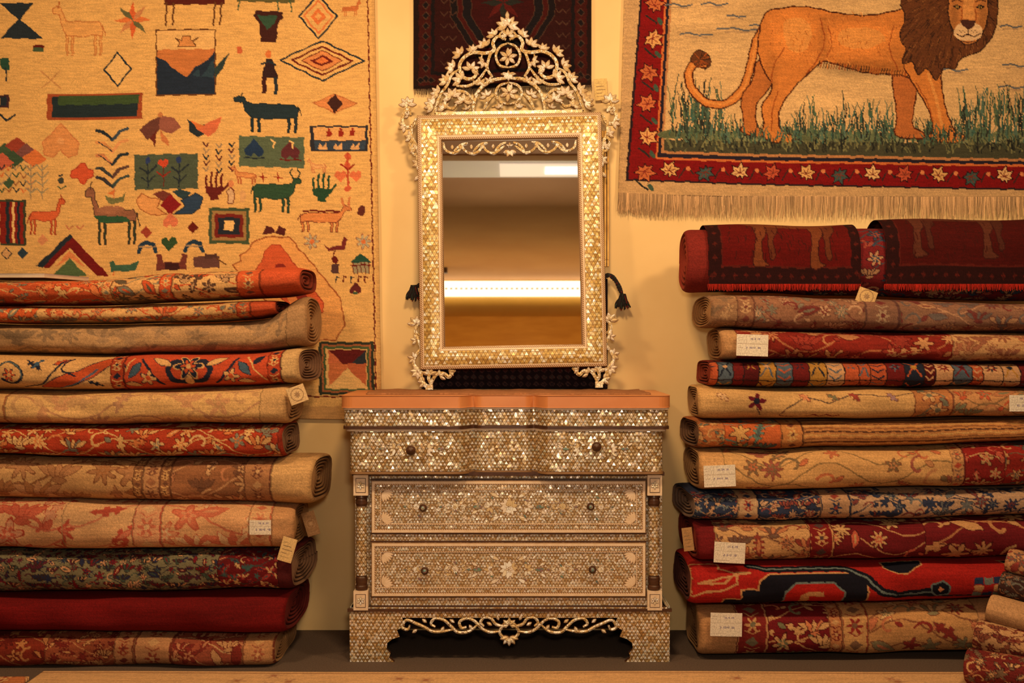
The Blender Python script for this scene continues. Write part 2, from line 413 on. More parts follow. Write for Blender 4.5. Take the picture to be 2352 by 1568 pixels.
b=MB(); b.box(-1.0,-0.72,-6.88,-6.82,3.04,3.1,0); b.lathe([(0.014,0),(0.014,0.34)],(-0.86,-6.85,2.72),'z',0,8); b.lathe([(0.03,0.14),(0.07,0.10),(0.08,0.0)],(-0.86,-6.78,2.66),'y',0,20); b.lathe([(0.065,0.004),(0.06,-0.006)],(-0.86,-6.78,2.66),'y',1,20)
o=b.obj('track_light',[M_DARK,emis_mat('spot_bulb',(1,0.8,0.5),6)]); setcat(o,'small black ceiling spotlight with glowing bulb','spotlight')
# ---------------------------------------------------------------- fringe helper
def fringe(name,parent,pts,length,n,y,col,w=2.6,jit=0.3,fwd=0.0):
    P=np.array(crom(pts,8)); t=np.linspace(0,len(P)-1.001,n); V=[];Q=[];C=[]
    lx=np.interp(t,range(len(P)),P[:,0]); ly=np.interp(t,range(len(P)),P[:,1])
    for k in range(n):
        L=length*(1+rnd.uniform(-jit,jit)*0.6); dx=rnd.uniform(-1,1)*L*0.12; yy=y-rnd.uniform(0,0.006)
        cc=np.array(col)*rnd.uniform(0.75,1.12)
        for j in range(4):
            f=j/3; px=lx[k]+dx*f*f+rnd.uniform(-.5,.5); py=ly[k]-2+ (L+2)*f; hw=w/2*(1-0.5*f)
            V.append(wp(px-hw,py,yy)); V.append(wp(px+hw,py,yy-0.002)); C+=[cc,cc]
            if j: b0=len(V)-4; Q.append((b0,b0+1,b0+3,b0+2))
    o=raw_obj(name,V,Q,np.array(C),M_RUG); par(o,parent); return o
def hang(name,cv,y,wx=None,wy=None,amp=0.004):
    X,Y=np.meshgrid(cv.xs,cv.ys)
    GX=X+(wx(X,Y) if wx else 0); GY=Y+(wy(X,Y) if wy else 0)
    yy=y-amp*(0.5+0.5*np.sin(X*0.016+1.3*np.sin(Y*0.006)))-amp*0.4*np.sin(Y*0.02+X*0.004)
    d=CD+y
    P=np.stack([(GX-CX)*d/F,yy,H-(GY-CY)*d/F],-1)
    P,C=pad(P,cv.c,0,absy=WALL-0.003)
    return grid_obj(name,P,C,M_RUG)
# ---------------------------------------------------------------- LEFT pictorial hanging rug
cv=Cv(np.arange(-60,866,2.0),np.arange(-70,962,2.0),(212,158,86),0.9)
A=cv.animal
cv.line([(-60,908),(853,908)],3,MAR); cv.line([(848,-70),(850,300),(853,908)],3,MAR); cv.rect(858,-70,870,962,(200,148,82))
cv.rect(-60,930,870,962,(188,136,76))
cv.poly([(0,8),(78,5),(45,46)],NAVY); cv.poly([(2,88),(102,88),(45,42)],NAVY); cv.rect(77,102,102,117,GREEN); cv.rect(77,102,102,108,MAR)
A(120,8,240,124,TAN,(176,100,48),-1,neck=.33)
cv.star(305,46,44,[ORG,(96,90,54),(200,90,44),(190,120,70)],8,0.4)
cv.rect(378,0,516,14,(84,30,22)); cv.rect(380,-60,500,-4,NAVY)
for x in (384,400,494,509): cv.line([(x,10),(x-3,60)],4,BRN)
cv.rect(545,-10,680,6,(90,80,44)); cv.line([(552,0),(548,26)],3,GREEN); cv.line([(640,0),(640,30)],3,GREEN); cv.line([(668,0),(672,26)],3,GREEN)
cv.rect(358,70,496,222,BRN); cv.rect(361,73,493,120,(218,164,94)); cv.rect(361,118,493,219,(34,42,52))
cv.poly([(361,116),(493,116),(493,122),(478,140),(462,150),(448,158),(430,180),(412,170),(396,158),(380,142),(361,132)],(186,108,54))
cv.poly([(408,110),(450,110),(444,98),(458,90),(440,96),(438,86),(420,86),(418,96),(404,90),(414,100)],(200,128,66),out=BRN)
cv.poly([(440,176),(456,160),(462,182),(478,158),(492,140),(492,182)],(44,60,66))
cv.poly([(496,182),(492,160),(510,140),(527,124),(512,160)],(44,56,50))
cv.rect(545,108,556,124,(190,90,50))
cv.poly([(583,38),(588,26),(650,26),(652,40),(640,50),(636,96),(600,98),(596,55)],(62,30,24)); cv.poly([(592,36),(640,36),(630,54),(616,70),(602,52)],(50,74,52))
for (x,y,a,bb,cl) in ((733,36,44,50,NAVY),(733,36,33,38,(206,112,56)),(741,137,97,46,NAVY),(741,137,70,33,MAR)):
    cv.dia(x,y,a,bb,None,out=cl,ow=4)
cv.dia(733,36,18,20,ORG); cv.dia(733,36,8,9,TAN); cv.dia(741,137,48,24,(204,124,66),out=MAR); cv.dia(741,137,28,13,MAR); cv.dia(741,137,17,8,ORG)
cv.dia(770,235,50,22,(204,124,66),out=(170,96,50)); cv.dia(770,235,18,22,(60,32,26))
A(790,0,834,36,(184,100,50),None,1)
cv.ell(617,124,7,9,ORG); cv.poly([(612,134),(624,134),(640,180),(600,180)],(50,30,28)); cv.rect(602,176,612,216,(60,28,24)); cv.rect(630,176,638,216,NAVY); cv.line([(600,148),(617,140),(634,150)],4,NAVY)
cv.dia(270,158,31,38,(218,166,94),out=NAVY,ow=4)
cv.line([(93,160),(140,200)],3,(186,128,70)); cv.line([(138,160),(97,200)],3,(186,128,70))
cv.rect(108,213,327,273,(150,68,36)); cv.rect(120,220,316,267,(34,44,44)); cv.rect(134,217,320,238,(58,74,40))
cv.rect(0,218,22,248,(70,40,40)); cv.rect(0,222,16,244,NAVY); cv.line([(0,264),(16,276),(34,264)],5,NAVY)
cv.poly([(0,136),(20,132),(24,160),(8,160),(0,150)],(40,70,50)); cv.line([(14,156),(16,186)],3,NAVY)
A(534,220,690,304,(36,48,50),(30,36,36),-1,neck=.22)
cv.poly([(320,300),(350,275),(372,268),(368,300),(340,322)],(100,56,44)); cv.poly([(368,268),(400,272),(416,296),(396,310),(366,300)],(140,80,60)); cv.poly([(368,300),(384,318),(390,340),(372,325)],(190,110,60)); cv.poly([(362,298),(356,340),(346,318)],(100,40,30)); cv.ell(368,266,6,6,(180,110,60))
cv.poly([(432,276),(455,300),(470,288),(476,310),(455,318),(436,306)],NAVY); cv.poly([(455,300),(480,284),(510,270),(500,300),(478,318)],(200,100,60)); cv.poly([(436,280),(470,292),(455,300)],ORG)
cv.rect(712,286,844,345,(44,42,44)); cv.rect(720,290,838,320,(210,150,84)); cv.rect(722,322,838,342,(52,62,70))
for x in (755,782,808): cv.rect(x-6,298,x+6,310,RED); cv.ell(x,295,3,4,RED)
for x in (740,775,815): cv.poly([(x-12,340),(x-6,326),(x,334),(x+8,324),(x+10,340)],(206,150,90))
cv.rect(549,314,698,384,(84,92,64)); cv.heart(583,342,22,(34,50,70),up=True); cv.heart(666,345,22,(90,40,40),up=True); cv.line([(560,364),(606,364)],3,NAVY); cv.line([(644,366),(690,366)],3,MAR)
for x in (622,665): cv.line([(x,322),(x+8,326),(x+6,338)],4,CRM)
cv.rect(309,356,455,436,(74,80,58))
for x in (340,412): cv.line([(x,432),(x,375)],3,NAVY); cv.line([(x-18,385),(x,400),(x+20,380)],4,NAVY); cv.ell(x,370,6,8,(44,56,90)); cv.line([(x-14,408),(x,420),(x+16,404)],3,NAVY)
cv.heart(376,378,12,(196,70,40)); cv.line([(376,430),(376,385)],2,MAR); cv.line([(360,395),(376,408),(392,395)],3,RED)
for i,y in enumerate((300,326,356,386,408)):
    c1=[NAVY,(200,130,70),(196,120,70),(60,60,54),(60,50,48)][i]; c2=[(60,70,74),(212,140,80),(40,48,50),(90,60,48),(60,70,60)][i]
    cv.line([(222,y-2),(238,y),(258,y+20)],7,c1); cv.line([(258,y+20),(276,y),(294,y-4)],7,c2); cv.line([(226,y-3),(258,y+20)],2,NAVY)
cv.heart(140,322,42,(208,134,72),up=True,out=(190,110,60)); cv.ell(140,322,8,8,(216,146,84))
for (x,y,c) in ((12,350,GREEN),(40,335,(150,60,40)),(62,350,(120,70,60)),(30,366,(60,76,50)),(5,372,(190,90,60)),(80,362,ORG)): cv.dia(x,y,28,22,c)
for r,y in enumerate((385,402,420,436)):
    for k in range(5):
        x=4+k*17; cv.line([(x-7,y-5),(x,y+5),(x+7,y-5)],3,[NAVY,ORG,GRY,GREEN,(150,90,50)][(k+r)%5])
for x in (72,98):
    cv.line([(x,376),(x,455)],2.5,GRY)
    for y in (385,402,420,438): cv.line([(x-13,y-8),(x,y+4),(x+13,y-8)],3,(150,130,90))
cv.poly([(178,380),(186,372),(196,372),(200,384),(215,388),(216,402),(200,408),(194,420),(184,418),(180,406),(164,404),(163,390)],(200,80,44),out=(160,50,30))
cv.rect(136,398,146,402,NAVY); cv.ell(141,412,7,8,(60,60,50)); cv.line([(132,425),(141,432),(152,424)],3,GREEN)
A(577,404,694,487,(46,70,46),(34,48,36),1,neck=.22,horn=True)
def hand(x,y,c):
    cv.poly([(x+2,y+34),(x+46,y+34),(x+42,y+50),(x+32,y+56),(x+34,y+64),(x+14,y+64),(x+15,y+56),(x+6,y+48)],c)
    for k,(fx_,hh) in enumerate(((2,10),(14,2),(26,0),(38,6))): cv.line([(x+6+k*11,y+36),(x+fx_+4,y+hh)],5,c)
    cv.line([(x+44,y+44),(x+56,y+26)],5.5,c)
hand(468,398,(96,32,26)); hand(712,396,(38,66,42))
for r in range(5):
    for k in range(3):
        x=474+k*29; y=336+r*14+(k==1)*3; cv.line([(x-6,y-5),(x,y+4),(x+6,y-5)],3.4,[(90,40,36),GRY,NAVY][(r+k)%3])
A(530,384,588,424,(206,132,70),(170,90,50),-1); 
for x in (603,637): cv.line([(x-9,407),(x+9,407)],3,RED); cv.line([(x,398),(x,416)],3,RED)
A(703,364,748,394,(218,156,92),(190,120,70),-1)
for y,r in ((357,8),(376,7)): cv.ell(797,y,r,r,(190,84,50))
cv.line([(797,350),(797,430)],5,(176,70,40)); cv.heart(780,402,14,(206,104,60)); cv.heart(815,402,14,(206,104,60)); cv.line([(782,375),(797,386),(812,375)],4,RED); cv.ell(797,430,8,7,(190,84,50))
A(192,424,318,560,(140,88,60),(66,46,36),-1,legs=(48,60,38),neck=.40); cv.poly([(214,492),(290,496),(300,508),(230,510)],(46,80,50)); cv.ell(254,480,32,9,(154,98,66))
A(66,450,152,536,(206,92,48),(150,60,34),1,neck=.38)
cv.poly([(240,445),(250,452),(280,452),(290,440),(282,464),(248,466)],(110,104,60)); cv.line([(262,430),(262,452)],3,(190,120,70)); cv.poly([(245,444),(262,434),(262,446)],ORG)
cv.poly([(312,460),(326,445),(345,455),(370,460),(360,478),(385,495),(345,494),(322,480)],(214,144,78),out=(150,80,40)); cv.poly([(350,448),(375,438),(392,448),(380,466)],(110,52,40)); cv.poly([(395,444),(412,436),(440,446),(425,462)],(44,60,60))
cv.poly([(466,456),(450,445),(436,455),(415,462),(425,478),(398,494),(440,494),(460,482)],(44,60,76),out=NAVY); cv.dia(392,472,24,24,(128,28,28)); cv.heart(392,508,18,(206,110,70),up=True)
cv.rect(0,458,60,563,(60,60,40)); cv.rect(0,463,54,558,(130,34,24)); cv.rect(14,463,22,558,NAVY); cv.rect(28,463,34,558,CRM); cv.rect(40,463,46,558,NAVY)
A(684,470,806,530,(206,124,64),(110,44,30),1,neck=.26); cv.line([(790,476),(782,452)],5,(190,110,60)); cv.line([(798,474),(800,452)],5,(190,110,60)); cv.line([(695,482),(775,482)],4,MAR)
cv.ell(827,482,9,12,(90,40,30))
cv.rect(480,480,572,562,(66,76,48)); cv.rect(487,487,565,555,(150,110,60)); cv.rect(494,494,558,548,(110,34,26)); cv.rect(502,502,550,541,(36,40,44)); cv.rect(515,509,537,532,CRM)
cv.poly([(82,610),(160,534),(252,632),(225,632),(160,566),(115,612)],(110,26,22)); cv.poly([(82,610),(160,534),(168,540),(98,612)],NAVY); cv.poly([(120,632),(160,590),(202,632)],(80,96,56)); cv.poly([(128,610),(160,572),(200,612),(160,590)],(206,120,66))
cv.poly([(535,612),(552,600),(552,588),(570,576),(578,560),(610,544),(662,544),(676,556),(684,572),(700,586),(775,680),(786,742),(764,778),(690,778)],(214,146,76),out=(150,80,40),ow=3)
cv.poly([(580,630),(600,600),(606,580),(622,562),(642,562),(654,578),(736,690),(738,712),(722,724),(690,724)],(196,84,44),out=(150,56,32)); cv.poly([(612,640),(634,606),(650,606),(716,700),(690,720)],(130,42,30)); cv.poly([(630,645),(642,628),(690,700),(680,720)],(206,120,62))
cv.poly([(600,538),(612,518),(624,522),(630,534),(640,518),(654,524),(652,540),(630,536)],(80,32,28))
for (x,y,c) in ((15,582,(206,150,90)),(52,580,(44,58,64)),(98,549,(206,130,80)),(443,526,MAR),(336,534,(150,60,40)),(22,420,GREEN)): cv.dia(x,y,13,14,c)
cv.dia(15,582,12,14,None,out=NAVY)
cv.heart(389,562,18,(50,72,40)); 
for x in (338,446): cv.line([(x-20,580),(x-14,564),(x,557),(x+14,562),(x+20,580)],9,(36,54,66)); cv.line([(x-18,568),(x+18,568)],3,GRY)
cv.poly([(360,585),(372,585),(374,604),(415,604),(418,585),(430,588),(428,622),(360,622)],(110,52,40)); cv.rect(380,606,412,622,(60,30,28)); cv.rect(445,592,505,618,(96,60,50)); cv.rect(470,586,500,596,(80,50,40)); cv.line([(500,598),(520,610)],3,BRN)
cv.poly([(252,600),(262,596),(266,608),(300,606),(318,600),(312,622),(256,622)],(60,90,64)); cv.line([(262,622),(262,630)],3,ORG)
for k,x in enumerate((160,185)): cv.line([(x-8,516),(x,524),(x+8,516)],3,(190,110,70))
for x,c in ((713,(170,150,110)),(831,(170,150,110))): cv.flower(x,552,17,7,c,ORG,(150,90,60))
cv.poly([(740,556),(752,566),(780,560),(786,540),(795,546),(786,570),(750,574)],(110,40,34)); cv.line([(765,572),(762,584)],3,MAR)
cv.poly([(798,600),(822,578),(848,600)],(40,70,50)); cv.rect(806,600,842,624,(150,130,90)); [cv.line([(x,600),(x,626)],2,MAR) for x in (806,815,824,833,842)]; cv.line([(800,606),(846,606)],3,MAR)
cv.ell(765,594,7,8,MAR); cv.rect(757,603,774,624,(80,50,44))
for x in (767,784,801,818,832): cv.line([(x,645),(x,632),(x+6,634)],3,[MAR,NAVY][x%2])
cv.heart(810,659,14,(90,34,30),up=True); cv.rect(806,668,816,674,GREEN)
cv.poly([(522,440),(530,432),(538,440),(536,470),(524,470)],(206,160,110),out=MAR); cv.ell(530,424,6,9,(200,120,70)); cv.ell(557,452,7,14,(206,150,90))
cv.rect(726,782,850,904,(52,52,36)); cv.rect(733,788,843,898,(160,90,50)); cv.rect(737,792,839,894,(74,88,50)); cv.rect(742,798,834,890,CRM)
cv.poly([(748,800),(832,800),(790,842)],(96,30,26)); cv.poly([(748,800),(790,842),(748,884)],(196,104,60)); cv.poly([(832,800),(832,884),(790,842)],(48,50,50)); cv.poly([(790,842),(832,884),(832,845),(832,832),(790,832)],(186,96,54)); cv.poly([(748,884),(790,842),(832,884)],CRM); cv.poly([(748,832),(790,832),(790,842),(748,884)],(200,110,60))
cv.weave(0.05,0.07,8)
rugL=hang('hanging_rug',cv,WALL-0.018,wx=lambda X,Y:(np.clip(Y,-80,980)/950*16-6+2)*np.clip((X-500)/366,0,1),wy=lambda X,Y: 3*np.sin(X*0.01))
setcat(rugL,'cream pictorial rug with woven animals and hands hanging on the wall','hanging rug')
# ---------------------------------------------------------------- LION rug
xs=np.arange(1438,2420,2.0); ys=np.arange(-60,454,2.0)
cv=Cv(xs,ys,(206,158,92),0.7)
cv.rect(1438,-60,2420,460,(184,140,88))
cv.poly([(1476,-60),(2420,-60),(2420,438),(1452,420)],(38,24,26))
cv.poly([(1480,-60),(2420,-60),(2420,434),(1458,416)],(116,16,16))
cv.poly([(1530,-60),(2420,-60),(2420,384),(1516,370)],(190,96,44))
cv.poly([(1535,-60),(2420,-60),(2420,379),(1520,365)],(36,28,34))
cv.poly([(1541,-60),(2420,-60),(2420,372),(1527,356)],(170,110,62))
cv.poly([(1546,-60),(2420,-60),(2420,366),(1532,348)],(198,152,94))
gr=random.Random(11)
for k in range(26): cv.tone(gr.uniform(1550,2400),gr.uniform(-20,280),gr.uniform(60,140),gr.uniform(12,30),gr.uniform(-.08,.06))
for (x,y,l) in ((1560,12,60),(1700,68,110),(1745,60,50),(1690,38,40),(1600,80,70),(2330,150,60),(2190,160,60),(2320,60,50),(2080,195,50),(1640,10,60),(2320,200,60)):
    cv.line([(x-l/2,y),(x-l*0.2,y-3),(x+l*0.1,y+3),(x+l/2,y)],4,(92,88,82)); cv.line([(x-l/3,y+6),(x+l/3,y+7)],3,(160,122,80))
for k in range(60):
    x=gr.uniform(1540,2400); cv.ell(x,gr.uniform(306,326),gr.uniform(14,40),gr.uniform(8,16),gr.choice([(104,104,66),(92,96,62),(120,116,74),(84,86,54)]))
cv.poly([(1534,324),(2420,330),(2420,366),(1532,350)],(64,60,40))
def blades(n,y0,y1,hmax,cols,x0=1540,x1=2400):
    for _ in range(n):
        x=gr.uniform(x0,x1); y=gr.uniform(y0,y1); h=gr.uniform(0.3,1)*hmax; dx=gr.uniform(-12,12)
        cv.line([(x,y),(x+dx*0.15,y-h*0.35),(x+dx*0.5,y-h*0.7),(x+dx,y-h)],3.4,gr.choice(cols),taper=True)
GC=[(72,88,60),(60,70,50),(92,98,62),(50,56,42),(40,40,32),(78,96,74),(58,84,66)]
blades(420,300,332,44,GC)
blades(70,250,320,84,GC,1545,1660); blades(130,250,320,84,GC,2200,2400); blades(70,260,320,58,GC,1830,2050)
LT=(190,110,46);LD=(140,66,26);LL=(206,132,62);OUT=(72,32,16);MN=(92,50,26);MND=(50,28,18)
TL=[(1762,46),(1735,95),(1722,150),(1706,200),(1672,236),(1628,238),(1594,208),(1584,172),(1598,146),(1618,148)]
cv.line(TL,21,OUT,smooth=True); cv.line(TL,15,LT,smooth=True); cv.line([(x+2,y-2) for x,y in TL],5,(202,126,56),smooth=True)
cv.poly([(1588,140),(1598,120),(1614,118),(1630,132),(1632,150),(1620,162),(1624,150),(1606,152)],MN,smooth=True,out=MND)
for k in range(20): a=gr.uniform(0,6.28); cv.line([(1610,138),(1610+math.cos(a)*20,138+math.sin(a)*18)],2.2,gr.choice([MND,MN,LD]))
cv.poly([(1740,140),(1726,185),(1706,212),(1700,240),(1706,280),(1700,300),(1730,314),(1752,310),(1748,296),(1736,288),(1736,240),(1764,205),(1790,150)],(172,96,42),smooth=True,out=OUT,ow=3)
cv.poly([(2052,160),(2048,200),(2054,240),(2056,284),(2050,300),(2064,316),(2116,318),(2118,304),(2094,290),(2098,240),(2106,190),(2100,160)],(168,92,42),smooth=True,out=OUT,ow=3)
BODY=[(1752,36),(1790,20),(1850,16),(1920,30),(1990,36),(2060,24),(2110,10),(2150,60),(2150,140),(2110,180),(2060,172),(1990,168),(1930,152),(1890,142),(1856,168),(1818,206),(1790,250),(1788,288),(1800,304),(1824,314),(1818,328),(1770,326),(1750,310),(1752,280),(1748,244),(1772,200),(1752,160),(1738,110)]
cv.poly(BODY,LT,smooth=True,out=OUT,ow=3.2)
for (x,y,a,bb,k) in ((1815,80,58,62,.14),(1980,90,110,44,.13),(1770,170,20,60,-.10),(1890,95,16,60,-.14),(1980,158,120,24,-.22),(1950,40,100,14,-.08),(2060,120,50,40,-.08)): cv.tone(x,y,a,bb,k)
cv.line([(1882,44),(1892,95),(1874,138),(1850,170)],3,LD,smooth=True); cv.line([(1800,110),(1776,150),(1770,190)],2.6,LD,smooth=True); cv.line([(1900,60),(1908,100),(1896,134)],2.2,LD,smooth=True); cv.line([(2050,60),(2040,110),(2060,160)],2.6,LD,smooth=True)
cv.poly([(1800,50),(1840,42),(1862,70),(1852,110),(1820,120),(1800,90)],(204,130,60),smooth=True); cv.poly([(1930,70),(2000,66),(2030,90),(1990,112),(1930,104)],(204,130,60),smooth=True)
for k in range(150):
    x=gr.uniform(1765,2070); y=gr.uniform(28,150); cv.line([(x,y),(x+gr.uniform(-3,6),y+gr.uniform(4,10))],1.8,gr.choice([(172,98,40),(160,86,34),(200,124,56),(182,106,44)]))
for k in range(36):
    x=1880+k*6; yb=146+(x-1880)*0.12; cv.line([(x,yb-6),(x-3,yb+8)],2.4,gr.choice([MN,MND,LD]))
cv.line([(1785,210),(1772,250),(1770,300)],2.6,LD)
cv.poly([(2078,140),(2088,180),(2112,220),(2134,262),(2140,300),(2130,314),(2150,326),(2204,326),(2212,312),(2190,298),(2174,262),(2164,220),(2160,170),(2170,120)],LT,smooth=True,out=OUT,ow=3.2)
cv.line([(2130,170),(2146,220),(2160,285)],7,(204,130,60),smooth=True); cv.line([(2102,190),(2130,240),(2140,280)],2.4,LD)
for x in (2160,2176,2192): cv.line([(x,314),(x+3,325)],2.2,OUT)
for x in (1780,1794,1808): cv.line([(x,316),(x+3,326)],2.2,OUT)
MP=[(2088,-60),(2066,6),(2076,40),(2064,84),(2078,112),(2070,146),(2094,142),(2106,172),(2126,156),(2148,184),(2164,156),(2190,158),(2206,134),(2242,120),(2268,98),(2286,60),(2290,0),(2286,-60)]
MPs=[tuple(p) for p in crom(MP,5,True)]
cv.poly(MPs,MN,out=MND,ow=3)
MC=[MND,(104,58,28),(90,48,24),(66,36,20),(82,44,22),(122,72,36),(100,56,26),(74,40,22)]
cv.mask=cv.pmask(MPs)
for k in range(1100):
    x=gr.uniform(2060,2292); y=gr.uniform(-50,186)
    dx,dy=x-2222,y-10; l=math.hypot(dx,dy)+1
    cv.line([(x,y),(x+dx/l*9+gr.uniform(-2,2),y+dy/l*9+6)],1.9,gr.choice(MC))
cv.mask=None
cv.poly([(2178,-50),(2176,0),(2176,36),(2184,62),(2196,86),(2212,100),(2234,100),(2250,84),(2262,60),(2268,30),(2266,0),(2262,-50)],(182,110,52),smooth=True,out=MND,ow=3)
cv.poly([(2212,-50),(2210,10),(2206,44),(2238,44),(2234,10),(2232,-50)],(200,130,64)); cv.tone(2190,40,12,50,-.16); cv.tone(2256,40,12,50,-.16)
cv.poly([(2190,66),(2204,54),(2222,58),(2240,54),(2254,66),(2252,82),(2238,92),(2206,92),(2192,82)],(210,164,110),smooth=True)
cv.poly([(2204,46),(2240,46),(2236,58),(2226,66),(2218,66),(2208,58)],(70,38,28)); cv.line([(2222,64),(2222,78)],2.4,(54,30,22)); cv.line([(2196,78),(2208,84),(2222,78),(2236,84),(2250,77)],2.6,(54,30,22),smooth=True); cv.line([(2208,94),(2222,97),(2236,94)],2.2,(90,50,30))
for x in (2196,2250):
    cv.poly([(x-11,16),(x-2,10),(x+11,15),(x+2,22)],(36,22,16)); cv.ell(x,16,3.6,3.2,(176,130,60)); cv.ell(x,16,1.8,2.6,(16,10,8)); cv.line([(x-12,4),(x,0),(x+12,4)],3,(90,50,26),smooth=True)
cv.line([(2208,22),(2206,46)],2.4,LD); cv.line([(2238,22),(2240,46)],2.4,LD)
for k in range(4): cv.ell(2202+k*4,70+k%2*4,1.2,1.2,MND); cv.ell(2230+k*4,70+k%2*4,1.2,1.2,MND)
blades(300,330,352,24,[(30,30,26),(44,42,30),(100,94,56),(60,62,42),(112,104,62)]); blades(60,300,332,34,GC,2120,2260); blades(40,305,330,28,GC,1700,1880)
for k in range(7):
    y=12+k*77; x=1505-(y/430)*14
    cv.maple(x,y,29,[(186,96,50),(204,140,76),(178,90,46)][k%3],0.5+k*1.7,out=(50,16,16),vein=(120,40,26)); cv.line([(x-16,y+24),(x+8,y+44)],4,(40,36,30)); cv.leaf(x+14,y+38,22,10,1.0,(60,76,56))
for k in range(13):
    x=1545+k*76; y=396+(x-1545)*0.013
    c=[(204,146,80),(58,72,62),(208,154,92),(176,72,42)][k%4]
    cv.maple(x,y,26,c,[0.4,2.8,0.1,-0.7][k%4],out=(44,14,16),vein=(110,44,28)); cv.line([(x+22,y+14),(x+36,y-8),(x+52,y+6)],3,(44,34,28),smooth=True); cv.ell(x+40,y-6,5,5,(196,110,60))
cv.weave(0.08,0.07,8)
wl=lambda X,Y:(-12-(Y-200)*0.03)*np.clip((1700-X)/262,0,1)+2
lion=hang('lion_rug',cv,WALL-0.02,wx=wl,wy=lambda X,Y:-6*np.clip((1700-X)/262,0,1)*np.clip(Y/450,0,1),amp=0.006)
setcat(lion,'wool rug with standing lion in grass hanging on the wall','hanging rug')
fringe('fringe',lion,[(1421,444),(1600,450),(2000,453),(2420,454)],44,560,WALL-0.02,(200,152,98),2.4)
# ---------------------------------------------------------------- dark rug behind the crest
cv=Cv(np.arange(950,1360,2.0),np.arange(-70,206,2.0),(30,15,13),0.6)
D1=(54,16,12);D2=(22,15,15);D3=(66,40,28)
cv.rect(962,-70,1348,196,D1); cv.rect(990,-70,1320,172,D2); cv.rect(998,-70,1312,164,(42,14,12))
for x in (978,1334):
    for y in range(-60,200,24): cv.dia(x,y,8,9,D2,out=D3,ow=1.6)
for k in range(960,1350,24): cv.dia(k+6,184,9,7,D2,out=D3,ow=1.6)
for r,c in ((120,D2),(104,(58,15,12)),(92,(22,17,18)),(72,(50,13,12))): cv.poly([(1155-r,-40),(1155-r,40),(1155-r*0.5,40+r*0.8),(1155+r*0.5,40+r*0.8),(1155+r,40),(1155+r,-40)],c,out=D3,ow=1.4)
cv.star(1155,10,50,[(34,32,26),(76,20,16)],8,0.4)
for x in (1020,1040,1285,1300):
    for y in range(0,160,28): cv.line([(x-8,y),(x,y+9),(x+8,y)],2.4,D3)
cv.weave(0.08,0.08,8)
o=hang('hanging_rug',cv,WALL-0.016,wy=lambda X,Y:3*np.sin((X-950)/60)*np.clip(Y/200,0,1)+ (X-950)*-0.02)
setcat(o,'dark maroon and black geometric rug hung above the mirror','hanging rug'); darkrug=o
fringe('fringe',o,[(952,206),(1150,203),(1358,197)],11,150,WALL-0.016,(100,74,50),2)
# ---------------------------------------------------------------- tags
DIG={'0':'111101101101111','1':'010110010010111','2':'111001111100111','3':'111001011001111','4':'101101111001001','5':'111100111001111','6':'111100111101111','7':'111001010010010','8':'111101111101111','9':'111101111001111','.':'000000000000010','x':'000101010101000','N':'101111111101101'}
def wtext(cv,x,y,t,s,col):
    for ch in t:
        if ch in DIG:
            for i,bb in enumerate(DIG[ch]):
                if bb=='1': cv.rect(x+(i%3)*s,y+(i//3)*s,x+(i%3+1)*s+.1,y+(i//3+1)*s+.1,col)
        x+=4*s
def tag(parent,px,py,w,h,y,ang=0,style='form',col=(222,198,160),text=None,tilt=0.0):
    st=0.7
    cv=Cv(np.arange(0,w+.1,st),np.arange(0,h+.1,st),col,0)
    ink=(176,148,116)
    if style=='form':
        cv.rect(1,h*0.42,w-1,h*0.42+.8,ink); cv.rect(w*0.3,1,w*0.3+.8,h*0.42,ink)
        for k in range(2): cv.rect(4,h*0.14+k*6,w*0.2,h*0.14+k*6+.9,ink)
        wtext(cv,w*0.42,h*0.16,text[0] if text else '78.8.29',0.85,(130,110,120)); 
        cv.rect(4,h*0.6,w*0.2,h*0.6+.9,ink); wtext(cv,w*0.3,h*0.56,text[1] if text else '2.90x2.40',0.95,(130,110,120)); cv.rect(4,h*0.86,w*0.5,h*0.86+.8,ink)
    elif style=='card':
        for k in range(5): cv.rect(w*0.15,h*(0.2+k*0.15),w*(0.55+0.3*((k*7)%3)/2),h*(0.2+k*0.15)+1.2,(120,90,60))
    elif style=='seal':
        cv.ell(w*.5,h*.5,w*.36,w*.36,(150,110,70)); cv.ell(w*.5,h*.5,w*.32,w*.32,col); cv.star(w*.5,h*.5,w*.22,[(160,120,78)],8); cv.rect(w*.2,h*.86,w*.8,h*.86+1.2,(150,110,70))
    X,Y=np.meshgrid(cv.xs-w/2,cv.ys-h/2); ca,sa=math.cos(ang),math.sin(ang)
    GX=px+X*ca-Y*sa; GY=py+X*sa+Y*ca; d=CD+y
    P=np.stack([(GX-CX)*d/F,y-tilt*Y*0.0015-0.004*np.cos(X/w*2),H-(GY-CY)*d/F],-1)
    P,C=pad(P,cv.c,0.0012)
    o=grid_obj('price_tag',P,C,M_FLAT); par(o,parent); o['label']='cream paper price tag'; return o
tag(darkrug,1380,206,30,50,WALL-0.02,-0.06,'card',(214,172,100))
